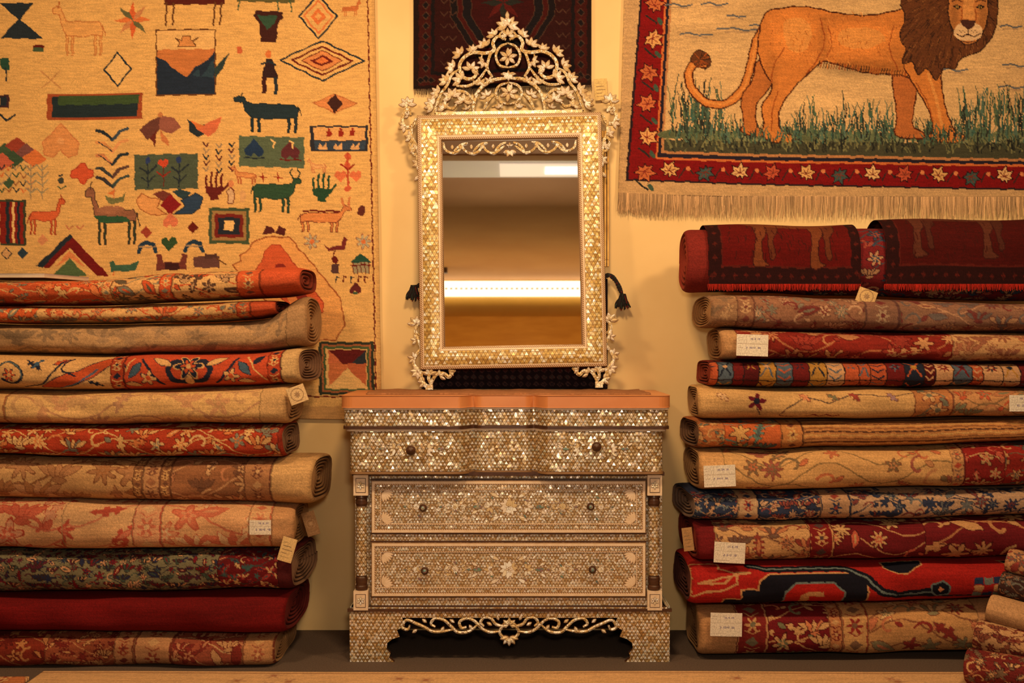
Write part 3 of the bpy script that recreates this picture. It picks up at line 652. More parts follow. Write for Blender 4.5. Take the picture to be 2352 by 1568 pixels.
# ---------------------------------------------------------------- rolled / folded rugs
def vnoise(x,sc,seed):
    r=np.random.RandomState(seed); k=r.uniform(-1,1,64); t=((x+200)/sc)%60; i=t.astype(int); f=t-i; f=f*f*(3-2*f); return k[i]*(1-f)+k[i+1]*f
def roll(label,keys,yf,D,paint,side,cap=((150,100,60),(50,28,18)),n=2.6,name='folded_rug',group=None,skew=0.0,seed=1,step=2.2,layers=6,bg=(190,140,80),dirty=0.96,ns=None,rough=1.0):
    keys=sorted(keys); kx=[k[0] for k in keys]; xa,xb=kx[0],kx[-1]
    xs=np.arange(xa,xb+0.1,step); d=CD+yf+0.03
    top=np.interp(xs,kx,[k[1] for k in keys]); bot=np.interp(xs,kx,[k[2] for k in keys])
    ker=np.ones(25)/25
    sm=lambda a: np.convolve(np.pad(a,12,mode='edge'),ker,'valid')
    s1_,s2_=ns if ns else (seed,seed+50)
    top=sm(top)+vnoise(xs,110,s1_)*2.8*rough; bot=sm(bot)+vnoise(xs,110,s2_)*2.8*rough
    zc=H-((top+bot)/2-CY)*d/F; hz=(bot-top)/2*d/F; hz0=hz.mean(); a=D/2
    th=np.linspace(-math.pi,math.pi,2001); e=2./n
    cc=np.sign(np.cos(th))*np.abs(np.cos(th))**e; ss=np.sign(np.sin(th))*np.abs(np.sin(th))**e
    al=np.concatenate([[0],np.cumsum(np.hypot(np.diff(cc*a),np.diff(ss*hz0)))]); al-=np.interp(0,th,al)
    Sh=al[-1]; px=d/F
    dense=min(Sh*0.8,hz0*1.75)
    sv=np.concatenate([np.linspace(-Sh,-dense,12)[:-1],np.arange(-dense,dense,step*px),np.linspace(dense,Sh,12)])[::-1]
    tt=np.interp(sv,al,th); c1=np.interp(tt,th,cc); s1=np.interp(tt,th,ss)
    ymid=((top+bot)/2).mean()
    cv=Cv(xs,ymid-sv/px,bg,0.9); cv.y0=ymid-hz0*1.8/px; cv.y1=ymid+hz0*1.8/px; cv.ym=ymid
    paint(cv); cv.clip=None; cv.c*=dirty; cv.weave(0.09,0.07,14)
    for k in range(5):
        cv.tone(rnd.uniform(xa,xb),cv.ym+rnd.uniform(-30,30),rnd.uniform(60,160),rnd.uniform(14,40),rnd.uniform(-.12,.08))
    X=(xs-CX)*d/F
    em=np.zeros(len(xs)); L=0.03
    if side in('R',): em=np.clip((X-(X[-1]-L))/L,0,1)
    if side in('L',): em=np.clip(((X[0]+L)-X)/L,0,1)
    shr=1-0.12*(1-np.sqrt(np.clip(1-em**2,0,1)))
    yc=yf+a+vnoise(xs,160,seed+9)*0.008
    bump=1+rough*(0.028*np.sin(X[None,:]*9+seed+sv[:,None]*25)+0.010*np.sin(X[None,:]*24+seed*2+sv[:,None]*30))
    PY=yc[None,:]-a*c1[:,None]*shr*bump; PZ=zc[None,:]+hz[None,:]*s1[:,None]*shr*(1+(bump-1)*0.3)
    PX=np.broadcast_to(X[None,:],PY.shape).copy()
    wgt=np.clip(1-np.abs(X-(X[-1] if side=='R' else X[0]))/0.25,0,1)
    PX+=wgt[None,:]*(skew*(PY-yf)+rough*(0.003*np.sin(PY*22+seed)+0.003*np.sin(PZ*30+seed)))
    P=np.stack([PX,PY,PZ],-1); ny,nx=P.shape[:2]
    idx=np.arange(ny*nx).reshape(ny,nx)
    Q=[np.stack([idx[:-1,:-1],idx[1:,:-1],idx[1:,1:],idx[:-1,1:]],-1).reshape(-1,4)]
    V=[P.reshape(-1,3)]; C=[cv.c.reshape(-1,3)]
    if side in 'RL':
        j=nx-1 if side=='R' else 0; sg=1 if side=='R' else -1
        ring=P[:,j]; cen=np.array([ring[:,0].mean(),yc[j],zc[j]]); K=40
        rr=np.linspace(1,0.03,K); phase=rr[:,None]*layers+tt[None,:]/(2*math.pi)
        rdg=np.abs(np.sin(math.pi*phase)); rdg[0]=1.0
        R=cen+(ring-cen)[None]*rr[:,None,None]
        R[...,0]=cen[0]+(ring[None,:,0]-cen[0])*rr[:,None]+sg*(0.012*(rdg-1))-sg*0.012*(1-rr[:,None])
        base=ny*nx; id2=base+np.arange(K*ny).reshape(K,ny)
        Q.append(np.stack([id2[:-1,:-1],id2[1:,:-1],id2[1:,1:],id2[:-1,1:]],-1).reshape(-1,4))
        cl=(np.array(cap[1])+(np.array(cap[0])-np.array(cap[1]))*(rdg**0.6)[...,None])*0.95
        V.append(R.reshape(-1,3)); C.append(cl.reshape(-1,3))
    o=raw_obj(name,np.concatenate(V),np.concatenate(Q),np.concatenate(C),M_RUG)
    setcat(o,label,'rug',group=group); return o
def p_floral(cv,x0,x1,cols,sc,rn,out=None,vine=None,dens=1.0):
    y0,y1=cv.y0,cv.y1
    if vine is not None:
        for k in range(int((y1-y0)/(sc*0.8))+1):
            yy=y0+k*sc*0.8; ph=rn.uniform(0,6)
            cv.line([(x,yy+sc*0.45*math.sin(x/sc*1.5+ph)) for x in np.arange(x0-10,x1+10,sc*0.22)],max(2,sc*0.06),vine)
    y=y0
    row=0
    while y<y1:
        x=x0+(row%2)*sc*0.5
        while x<x1+sc:
            if rn.random()<dens:
                cx,cy=x+rn.uniform(-.2,.2)*sc,y+rn.uniform(-.2,.2)*sc; c=rn.choice(cols); c2=rn.choice(cols); k=rn.random(); r=sc*rn.uniform(.28,.42)
                if k<0.30:
                    n=rn.choice([5,6,8]); cv.flower(cx,cy,r,n,c,None,out,rn.uniform(0,3)); cv.flower(cx,cy,r*.55,n,c2,c)
                elif k<0.52:
                    a=rn.uniform(0,3.1)
                    cv.leaf(cx,cy,r*2.8,r*1.1,a,c,out,ser=rn.choice([0,3,5])); cv.leaf(cx,cy,r*1.6,r*.35,a,c2)
                elif k<0.80:
                    for q in (-2,-1,0,1,2): cv.leaf(cx+q*r*0.5,cy-abs(q)*r*0.05,r*1.6,r*0.55,1.57+q*0.5,c if q%2 else c2,out)
                    cv.leaf(cx,cy+r*.7,r*1.2,r*.5,0,c,out)
                else:
                    s=rn.choice([-1,1]); cv.line([(cx+r*t*math.cos(s*t*3.5+1)*1.2,cy+r*t*math.sin(s*t*3.5+1)*1.2) for t in np.linspace(0.15,1.1,9)],max(2.2,r*0.28),c); cv.leaf(cx+r,cy-r*.4,r,r*.5,.7*s,c2,out)
            x+=sc*.92
        y+=sc*0.72; row+=1
def p_guard(cv,x0,x1,cols,sc,rn,out=None):
    w=x1-x0; cx=(x0+x1)/2; ed=cols[-1]
    cv.rect(x0,cv.y0-200,x0+max(2.5,w*.06),cv.y1+200,ed); cv.rect(x1-max(2.5,w*.06),cv.y0-200,x1,cv.y1+200,ed)
    y=cv.y0;k=0
    while y<cv.y1:
        r=min(w,sc)*0.36
        if k%2==0: cv.flower(cx,y,r,6,cols[0],cols[1%len(cols)],out)
        else: cv.dia(cx,y,r*0.8,r*0.7,cols[1%len(cols)],out=out)
        cv.line([(cx-r*.9,y+sc*.25),(cx,y+sc*.42),(cx+r*.9,y+sc*.25)],2.4,cols[0])
        y+=sc*0.8;k+=1
def p_vine(cv,x0,x1,cols,sc,rn,out=None):
    w=x1-x0; cx=(x0+x1)/2; ed=cols[-1]
    for x in (x0,x1-3): cv.rect(x,cv.y0-200,x+3,cv.y1+200,ed)
    ys=np.arange(cv.y0,cv.y1,6)
    cv.line([(cx+w*.26*math.sin(y/sc*3.1),y) for y in ys],max(2.5,w*.05),cols[1%len(cols)])
    for k,y in enumerate(np.arange(cv.y0,cv.y1,sc)):
        s=1 if k%2 else -1; cv.flower(cx-s*w*.1,y,w*.24,rn.choice([5,6]),cols[0],cols[1%len(cols)],out); cv.leaf(cx+s*w*.25,y+sc*.5,w*.34,w*.16,0.8*s,cols[1%len(cols)],out)
def bands(seed,lst,lines=None):
    def f(cv):
        rn=random.Random(seed)
        for bd in lst:
            x0,x1,kind,bg,cols,sc=bd[:6]; out=bd[6] if len(bd)>6 else None; vn=bd[7] if len(bd)>7 else None
            cv.clip=(x0,x1); cv.rect(x0-5,-999,x1+5,3000,bg)
            if kind=='floral': p_floral(cv,x0,x1,cols,sc,rn,out,vn)
            elif kind=='sparse': p_floral(cv,x0,x1,cols,sc,rn,out,vn,0.55)
            elif kind=='guard': p_guard(cv,x0,x1,cols,sc,rn,out)
            elif kind=='vine': p_vine(cv,x0,x1,cols,sc,rn,out)
            elif kind=='hstripe':
                for k,y in enumerate(np.arange(cv.y0,cv.y1,sc)): cv.rect(x0-5,y,x1+5,y+sc*.45,cols[k%len(cols)])
            elif kind=='tiles':
                x=x0;k=0
                while x<x1:
                    w=sc*rn.uniform(.6,1.2); y=cv.y0; cbase=rn.choice(cols)
                    while y<cv.y1:
                        c=cbase; cv.rect(x,y,x+w,y+sc*1.7,c); c2=rn.choice([q for q in cols if q!=c]); c3=rn.choice(cols); cy=y+sc*.85
                        if k%3==0:
                            cv.star(x+w/2,cy,w*.4,[c3,c2],8); cv.dia(x+w/2,cy,w*.14,w*.14,c)
                        elif k%3==1:
                            cv.line([(x+w*.15,cy-sc*.6),(x+w*.85,cy+sc*.6)],4,c2); cv.line([(x+w*.85,cy-sc*.6),(x+w*.15,cy+sc*.6)],4,c2); cv.dia(x+w/2,cy,w*.2,w*.2,c3)
                        else:
                            for t in (-.6,-.2,.2,.6): cv.line([(x+w*.15,cy+t*sc),(x+w/2,cy+t*sc+sc*.22),(x+w*.85,cy+t*sc)],3.4,c2 if t*10%4 else c3)
                        cv.rect(x,y,x+w,y+2.5,(40,24,22)); y+=sc*1.7
                    cv.rect(x,-999,x+2.6,3000,(40,24,22)); x+=w;k+=1
            elif kind=='custom': cols(cv,rn)
            cv.rect(x0,-999,x0+2.2,3000,tuple(np.array(bg)*0.72))
            cv.clip=None
    return f
CR=(208,152,86);OR=(190,76,36);NV=(36,36,44);GB=(122,110,82)
GL='stack of folded rugs below the pictorial animal rug'; GR='stack of folded rugs below the lion rug'
C1=((170,120,70),(60,36,20)); C2=((136,96,64),(44,26,18)); CRD=((136,52,32),(40,16,12))
def l4(cv,rn):
    y=cv.ym
    cv.line([(-10,y+10),(20,y-25),(50,y-15),(60,y+10),(40,y+25),(15,y+15)],6,NV,smooth=True); cv.line([(-10,y+10),(20,y-25),(50,y-15),(60,y+10)],2.4,(90,100,90),smooth=True); cv.leaf(85,y-20,50,18,0.6,NV,ser=4); cv.leaf(95,y-25,40,14,2.2,(60,80,90),ser=3)
    cv.poly([(100,y+38),(140,y+8),(190,y-8),(240,y-38),(258,y-44),(258,y-20),(215,y+10),(150,y+40)],OR,smooth=True,out=NV); cv.line([(140,y+45),(190,y+20),(230,y-10)],4,(70,92,100)); cv.leaf(150,y-30,44,16,-.5,OR,NV,ser=3); cv.flower(30,y+5,14,6,OR,CR,NV); cv.line([(60,y+40),(110,y+20),(160,y-40)],4.5,NV,smooth=True); cv.line([(170,y-44),(150,y-10),(180,y+5)],4,NV,smooth=True); cv.leaf(225,y+25,40,15,.5,NV,None,3)
def l4b(cv,rn):
    y=cv.ym
    cx=440
    for s in (-1,1):
        cv.line([(cx,y+30),(cx+s*34,y+22),(cx+s*48,y-5),(cx+s*28,y-26),(cx+s*12,y-5)],13,NV,smooth=True); cv.leaf(cx+s*62,y-25,50,18,-s*0.5,CR,NV); cv.line([(cx+s*60,y+34),(cx+s*85,y+5),(cx+s*110,y-34)],6,NV,smooth=True); cv.flower(cx+s*95,y+14,18,5,CR,OR,NV); cv.leaf(cx+s*125,y-5,44,16,s*.9,(70,86,90),NV)
        cv.leaf(cx+s*130,y+30,40,15,0.2,CR,NV); cv.leaf(cx+s*158,y-26,40,15,-.8*s,NV); cv.line([(cx+s*130,y-40),(cx+s*150,y),(cx+s*176,y+30)],4,CR,smooth=True)
    cv.flower(cx,y-12,32,6,NV,NV,CR); cv.flower(cx,y-12,18,6,OR,CR); cv.leaf(cx,y+24,34,20,1.57,CR,NV)
def r10(cv,rn):
    y=cv.ym;R=(164,30,22);K=(22,20,26);T=(186,128,74);G=(104,110,96)
    cv.poly([(1660,y+70),(1660,y+30),(1700,y+30),(1700,y+6),(1740,y+6),(1740,y-14),(1766,y-30),(1960,y-30),(1990,y-6),(1990,y+70)],K,out=T,ow=4)
    cv.poly([(1800,y+70),(1800,y+12),(1824,y-8),(1910,y-8),(1936,y+12),(1936,y+70)],R,out=G,ow=4)
    cv.poly([(1836,y+70),(1836,y+22),(1850,y+12),(1890,y+12),(1890,y+24),(1856,y+24),(1856,y+70)],T)
    PL=[(1720,y-60),(1760,y-44),(1940,y-44),(1990,y-16),(2020,y+14),(2060,y+28),(2150,y+18)]
    cv.line(PL,20,K); cv.line(PL,5,G)
    cv.poly([(1585,y-70),(1650,y-70),(1650,y-46),(1690,y-30),(1690,y-6),(1650,y+10),(1620,y+10),(1585,y+24)],R,out=T,ow=5); cv.poly([(1600,y-8),(1660,y-8),(1690,y-34),(1720,y-34)],R,out=T,ow=5)
    cv.poly([(2030,y-70),(2120,y-70),(2120,y-50),(2080,y-24),(2060,y-24),(2030,y-44)],K,out=T,ow=3)
    cv.line([(2060,y+30),(2270,y+34)],6,K); cv.poly([(2136,y+2),(2160,y-6),(2178,y+6),(2174,y+26),(2150,y+32),(2136,y+20)],K,out=G,ow=4); cv.dia(2156,y+14,7,7,(206,120,70))
    for i in range(3):
        for j in range(3): cv.rect(2230+i*22,y-14+j*18,2250+i*22,y+2+j*18,[(40,50,70),(206,140,80),(110,110,90),R][(i*2+j)%4])
    cv.poly([(2300,y-70),(2420,y-70),(2420,y-16),(2340,y-16)],K,out=T,ow=3)
specL=[
 ('orange and cream floral wool rug folded on top of the stack',[(-60,642,698),(150,642,698),(350,628,693),(520,618,686),(640,606,680),(690,612,668)],-0.08,0.40,bands(1,[(-60,240,'floral',OR,[CR,GB,(206,110,56)],44,(110,46,24),CR),(240,262,'guard',CR,[OR,GB,(120,60,30)],26),(262,370,'floral',CR,[OR,GB,(90,74,50)],44,(110,60,34),GB),(370,400,'guard',OR,[CR,GB,(110,50,30)],28),(400,545,'floral',CR,[(92,60,40),OR,(180,130,80)],48,(70,44,30),OR),(545,600,'guard',(196,84,40),[CR,(110,70,50),(120,50,26)],36),(600,760,'plain',(190,76,38),None,1)]),CRD,2.6,3),
 ('orange-red rug with cream floral band, lower fold',[(-60,700,740),(200,700,740),(450,695,738),(580,690,733),(634,690,718)],-0.05,0.36,bands(2,[(-60,90,'floral',(196,84,38),[CR,GB],40,(120,50,26),CR),(90,545,'floral',CR,[OR,GB,(206,110,60)],42,(130,70,40),OR),(545,578,'guard',OR,[CR,GB,(110,50,30)],30),(578,700,'plain',(190,76,38),None,1)]),CRD,2.8,3),
 ('faded grey-beige rug with pale leaf pattern',[(-60,742,812),(150,742,814),(400,742,812),(560,738,808),(628,728,804),(652,692,802),(706,672,796)],-0.03,0.42,bands(3,[(-60,660,'floral',(176,130,80),[(152,110,68),(158,118,76),(138,104,68)],74,None,(160,116,70)),(660,760,'plain',(164,120,74),None,1)]),C1,2.8,7),
 ('cream and orange-red rug with bold navy flowers',[(-60,816,896),(150,818,896),(350,814,896),(500,812,890),(600,808,886),(690,804,882)],-0.07,0.46,bands(4,[(-60,258,'custom',CR,l4,1),(258,290,'guard',(170,60,30),[CR,NV,(70,30,24)],34),(290,618,'custom',(188,70,36),l4b,1),(618,650,'guard',(170,60,30),[CR,NV,(70,30,24)],34),(650,760,'plain',(196,150,90),None,1)]),C2,3.0,6),
 ('cream rug with faint tan vine pattern',[(-60,898,974),(200,900,976),(400,898,976),(560,894,976),(662,890,974)],-0.08,0.46,bands(5,[(-60,20,'guard',(200,146,82),[(190,104,60),GB,(150,90,50)],40),(20,600,'floral',(208,156,90),[(186,136,82),(190,132,82),(174,122,80)],80,None,(178,124,78)),(600,760,'plain',(196,146,86),None,1)]),C1,3.0,6),
 ('brick red rug with cream flowering vine border',[(-60,976,1048),(200,978,1052),(400,980,1054),(560,982,1054),(650,984,1054)],-0.08,0.48,bands(6,[(-60,0,'guard',(160,52,26),[CR,GB,(190,130,70)],36),(0,640,'floral',(164,54,28),[CR,(196,110,56),GB,(210,158,94)],50,(100,32,18),CR),(640,760,'plain',(140,46,26),None,1)]),C2,3.0,5),
 ('beige and brown rug with large leaves and borders',[(-60,1052,1148),(200,1054,1152),(400,1056,1156),(560,1056,1160),(640,1054,1164),(716,1054,1164)],-0.06,0.44,bands(7,[(-60,312,'floral',(198,144,84),[(160,100,54),(176,118,70),(166,110,64)],88,(130,78,44),(140,86,46)),(312,334,'guard',(140,88,50),[CR,(104,62,38),(104,62,38)],24),(334,372,'guard',(180,124,74),[(114,66,42),(152,94,56),(114,66,42)],38),(372,396,'guard',(140,88,50),[CR,(104,62,38),(104,62,38)],24),(396,562,'floral',(146,90,52),[(194,140,86),(112,70,44),(180,112,68)],64,(104,62,38),(186,130,80)),(562,625,'guard',(170,112,66),[(114,66,42),(196,144,88),(114,66,42)],40),(625,800,'plain',(196,146,86),None,1)]),C1,3.0,6),
 ('pale peach rug with coral scrolling motifs',[(-60,1154,1266),(200,1158,1266),(400,1160,1266),(560,1166,1266),(676,1168,1266)],-0.09,0.44,bands(8,[(-60,150,'floral',(210,152,96),[(198,112,74),(186,88,58),(196,130,88)],84,(166,64,42),(196,104,70)),(150,310,'sparse',(212,156,98),[(196,110,74),(180,74,50)],76,(180,90,60),(200,116,78)),(310,375,'guard',(206,142,92),[(190,100,66),(210,160,104),(170,76,52)],60),(375,575,'floral',(210,150,94),[(204,130,84),(196,104,68),(212,166,112)],90,(186,90,58),(196,108,70)),(575,625,'guard',(206,150,94),[(196,122,78),(190,102,64),(180,90,58)],46),(625,800,'plain',(186,130,78),None,1)]),C1,3.0,7),
 ('grey-green rug with dense small maroon flowers',[(-60,1270,1366),(200,1272,1366),(400,1270,1364),(560,1270,1362),(672,1270,1360)],-0.08,0.48,bands(9,[(-60,505,'floral',(116,102,68),[(112,24,26),(38,38,54),(186,130,82),(84,28,36),(64,72,54)],26,(54,36,26),(46,38,42)),(505,640,'floral',(94,18,18),[(186,140,84),(56,74,64),(140,46,36),(34,34,48)],26,None,(56,56,46)),(640,800,'plain',(74,22,20),None,1)]),C2,3.0,6),
 ('plain deep crimson wool rug',[(-60,1368,1456),(200,1368,1458),(400,1366,1460),(560,1366,1460),(658,1368,1460)],-0.08,0.46,bands(10,[(-60,800,'plain',(106,17,15),None,1)]),((104,34,26),(34,10,10)),2.9,6),
 ('brick red and tan rug with ornate border at the bottom',[(-60,1460,1538),(200,1462,1537),(400,1462,1536),(560,1462,1534),(632,1464,1532)],-0.09,0.48,bands(11,[(-60,110,'floral',(126,42,24),[(180,112,60),(100,28,18)],50,(80,24,16),(166,98,54)),(110,265,'floral',(138,66,38),[(180,122,70),(108,32,22)],34,(80,28,18),(170,110,64)),(265,310,'guard',(174,114,68),[(140,54,32),(110,46,32),(110,46,28)],36),(310,400,'guard',(180,122,74),[(140,58,36),(194,142,86),(110,46,28)],52),(400,560,'floral',(148,70,44),[(186,130,78),(180,112,70),(120,40,28)],54,(100,36,24),(190,138,84)),(560,632,'guard',(178,120,70),[(150,78,48),(196,142,84),(120,56,34)],44),(632,800,'plain',(186,132,78),None,1)]),C1,2.9,7),
]
def chain(spec,start,base):
    out=[]
    for i,s in enumerate(spec):
        keys=[tuple(k) for k in sorted(s[1])]
        if i>=start:
            pk=out[-1][1]; px_=[k[0] for k in pk]; pb=[k[2] for k in pk]
            keys=[(k[0],float(np.interp(k[0],px_,pb))+0.5,k[2]) for k in keys]
        out.append((s[0],keys)+tuple(s[2:6])+(max(3.2,s[6]) if i>=start-1 else s[6],)+tuple(s[7:]))
    return out
rollsL=[]
for i,(lab,keys,yf,D,pt,cap,n,ly) in enumerate(chain(specL,3,200)):
    rollsL.append(roll(lab,keys,yf,D,pt,'R',cap,n,group=GL,skew=rnd.uniform(-0.04,0.06),seed=i+3,layers=ly,ns=(200+i,201+i)))
BR=(140,92,60)
def r5(cv,rn):
    y=cv.ym; cv.line([(1800,y+10),(1850,y-16),(1900,y-4),(1960,y-24),(2040,y-18),(2095,y-34)],3,(96,70,50),smooth=True); cv.line([(1800,y+10),(1790,y+30),(1830,y+36)],3,(96,40,40),smooth=True)
    cv.flower(1735,y-8,22,5,(100,22,30),(30,30,40),None,.6); cv.line([(1735,y+8),(1745,y+24)],3,(90,60,50)); 
    for x,c in ((1845,(196,120,74)),(1910,(116,104,68)),(2045,(150,110,100)),(1660,(210,160,104)),(1960,(150,60,44))): cv.leaf(x,y-18,32,15,.7,c,(130,76,48),3)
    cv.line([(1850,y+34),(1865,y+26),(1880,y+36),(1895,y+26),(1910,y+36),(1925,y+28)],4,(120,30,30))
specR=[
 ('grey-brown faded rug with dusky floral medallions',[(1632,676,754),(1800,678,756),(2000,684,758),(2200,692,762),(2410,696,764)],-0.0,0.42,bands(21,[(1600,1690,'floral',(150,106,68),[(124,92,62),(180,132,84)],40,None,BR),(1690,1730,'guard',BR,[(190,142,92),(114,56,42),(104,58,42)],36),(1730,1980,'floral',(140,92,62),[(180,132,90),(114,48,38),(120,102,76)],44,(104,62,46),(114,60,46)),(1980,2060,'guard',(132,88,62),[(172,134,94),(114,48,42),(96,58,48)],44),(2060,2420,'floral',(136,92,64),[(104,86,72),(170,120,78),(114,50,40)],50,(104,60,48),(176,124,84))]),C1,3.2,6),
 ('red rug with tan motifs and cream floral end',[(1656,758,828),(1800,760,828),(2000,762,829),(2200,764,830),(2410,766,830)],0.0,0.42,bands(22,[(1600,1690,'plain',(180,128,76),None,1),(1690,2182,'floral',(130,36,24),[(190,128,76),(146,50,34),(176,110,64)],62,(88,22,18),(174,98,56)),(2182,2420,'floral',(196,142,86),[(170,102,66),(142,84,56),(180,122,76)],48,(140,78,46),(166,104,62))]),C1,2.8,5),
 ('narrow multicoloured rug with geometric compartments',[(1632,830,890),(1800,830,891),(2000,832,891),(2200,832,891),(2410,832,892)],0.0,0.44,bands(23,[(1600,2420,'tiles',(110,28,22),[(110,24,20),(32,34,42),(170,116,46),(190,136,86),(172,76,40),(80,86,86),(84,22,20),(104,26,22)],40)]),CRD,2.6,4),
 ('cream rug with single dark red flower and vines',[(1606,892,965),(1800,892,965),(2000,892,964),(2200,892,960),(2410,892,957)],-0.02,0.46,bands(24,[(1560,2095,'custom',(202,150,86),r5,1),(2095,2182,'vine',(180,112,60),[(196,142,84),(114,104,76),(114,56,38)],40,(114,56,38)),(2182,2420,'floral',(194,132,76),[(190,84,48),(124,114,76),(180,112,66)],56,(130,76,46),(132,94,56))]),C1,3.0,6),
 ('orange and gold striped rug with teal scroll border',[(1604,966,1034),(1800,966,1034),(2000,964,1030),(2200,960,1024),(2410,958,1016)],-0.01,0.46,bands(25,[(1560,1660,'floral',(180,104,54),[(196,142,80),(94,98,76)],36,(110,56,34),(112,90,56)),(1660,1790,'floral',(184,88,42),[(94,112,90),(196,142,76),(76,84,76)],56,(84,56,38),(104,116,94)),(1790,1842,'guard',(180,112,56),[(190,142,76),(104,56,38),(84,46,28)],34),(1842,2420,'hstripe',(178,114,58),[(84,48,30),(190,138,74),(134,80,42)],8)]),C2,3.0,5),
 ('cream rug with trailing vine flowers and red border',[(1606,1036,1132),(1800,1036,1132),(2000,1032,1128),(2200,1026,1123),(2410,1018,1117)],-0.03,0.46,bands(26,[(1560,1660,'plain',(198,142,82),None,1),(1660,2180,'sparse',(204,148,84),[(188,102,60),(124,94,58),(186,122,72),(150,78,56)],60,(130,76,44),(140,104,60)),(2180,2210,'guard',(194,132,76),[(124,84,58),(180,74,46),(112,56,38)],34),(2210,2300,'floral',(140,34,26),[(194,142,84),(190,84,56)],48,(84,28,20),(196,142,84)),(2300,2420,'floral',(150,38,26),[(196,132,76),(94,84,66)],50,(92,28,20),(112,84,56))]),C1,3.0,6),
 ('navy and cream rug with dense arabesque flowers',[(1592,1134,1199),(1800,1134,1199),(2000,1130,1197),(2200,1126,1192),(2410,1120,1186)],-0.01,0.48,bands(27,[(1560,1690,'floral',(46,50,64),[(180,132,90),(130,56,46),(104,104,96)],30,(28,28,36),(160,122,84)),(1690,1740,'guard',(180,138,92),[(140,56,42),(46,50,66),(38,38,50)],34),(1740,1880,'floral',(50,54,68),[(186,140,96),(140,66,50)],36,(32,32,40),(170,132,94)),(1880,1950,'guard',(180,132,88),[(46,52,68),(140,56,42),(38,42,56)],40),(1950,2420,'floral',(180,136,94),[(46,50,64),(120,56,46),(104,98,86)],40,(48,44,52),(46,46,60))]),((150,114,84),(36,30,30)),2.8,5),
 ('maroon and cream rug with angular flowers',[(1600,1200,1294),(1800,1200,1294),(2000,1198,1292),(2200,1194,1288),(2410,1188,1284)],-0.03,0.48,bands(28,[(1560,1640,'plain',(108,24,22),None,1),(1640,1856,'floral',(196,142,84),[(140,56,40),(186,112,66),(112,78,56)],58,(104,56,38),(122,78,52)),(1856,1910,'guard',(120,28,24),[(194,138,80),(84,56,46),(190,132,76)],44),(1910,2120,'sparse',(106,24,24),[(190,84,56),(194,142,84),(104,94,76)],56,(64,18,18),(186,128,76)),(2120,2420,'floral',(110,26,26),[(196,138,80),(186,122,70)],78,(74,22,20),(180,112,64))]),CRD,2.9,6),
 ('bright red rug with bold black angular design',[(1586,1296,1392),(1800,1296,1392),(2000,1294,1390),(2200,1290,1384),(2410,1286,1376)],-0.04,0.50,bands(29,[(1560,2420,'custom',(160,30,22),r10,1)]),((100,54,40),(28,18,18)),3.0,6),
 ('maroon and tan floral rug at the bottom of the stack',[(1606,1394,1512),(1800,1394,1512),(2000,1392,1508),(2200,1386,1504),(2410,1378,1500)],-0.0,0.46,bands(30,[(1560,1690,'plain',(180,124,72),None,1),(1690,1760,'guard',(126,36,28),[(194,138,80),(114,98,66),(186,128,76)],52),(1760,1900,'floral',(110,24,24),[(196,112,66),(196,142,84),(114,104,66)],60,(74,18,18),(190,132,76)),(1900,1930,'guard',(180,112,62),[(112,28,24),(196,142,84),(104,38,28)],34),(1930,1990,'guard',(194,138,78),[(140,42,32),(124,84,54),(140,56,38)],56),(1990,2240,'floral',(196,136,76),[(196,112,68),(140,48,36),(132,112,72),(210,160,98)],66,(122,66,42),(140,84,50)),(2240,2420,'plain',(180,122,72),None,1)]),C1,3.0,8),
]
rollsR=[]
for i,(lab,keys,yf,D,pt,cap,n,ly) in enumerate(chain(specR,1,300)):
    rollsR.append(roll(lab,keys,yf,D,pt,'L',cap,n,group=GR,skew=rnd.uniform(-0.06,0.04),seed=i+33,layers=ly,ns=(300+i,301+i)))
top=roll('large rolled red and blue patterned rug lying on the stack',[(1578,524,670),(1800,522,672),(2000,518,678),(2200,516,686),(2410,514,690)],0.08,0.27,bands(40,[(1540,1640,'plain',(120,36,26),None,1),(1640,2420,'floral',(110,28,26),[(170,118,76),(52,60,66),(140,60,42)],50,(56,24,28),(58,64,62))]),'L',((150,54,34),(50,18,14)),n=2.1,name='rolled_rug',group=GR,seed=91,layers=5,ns=(299,300))
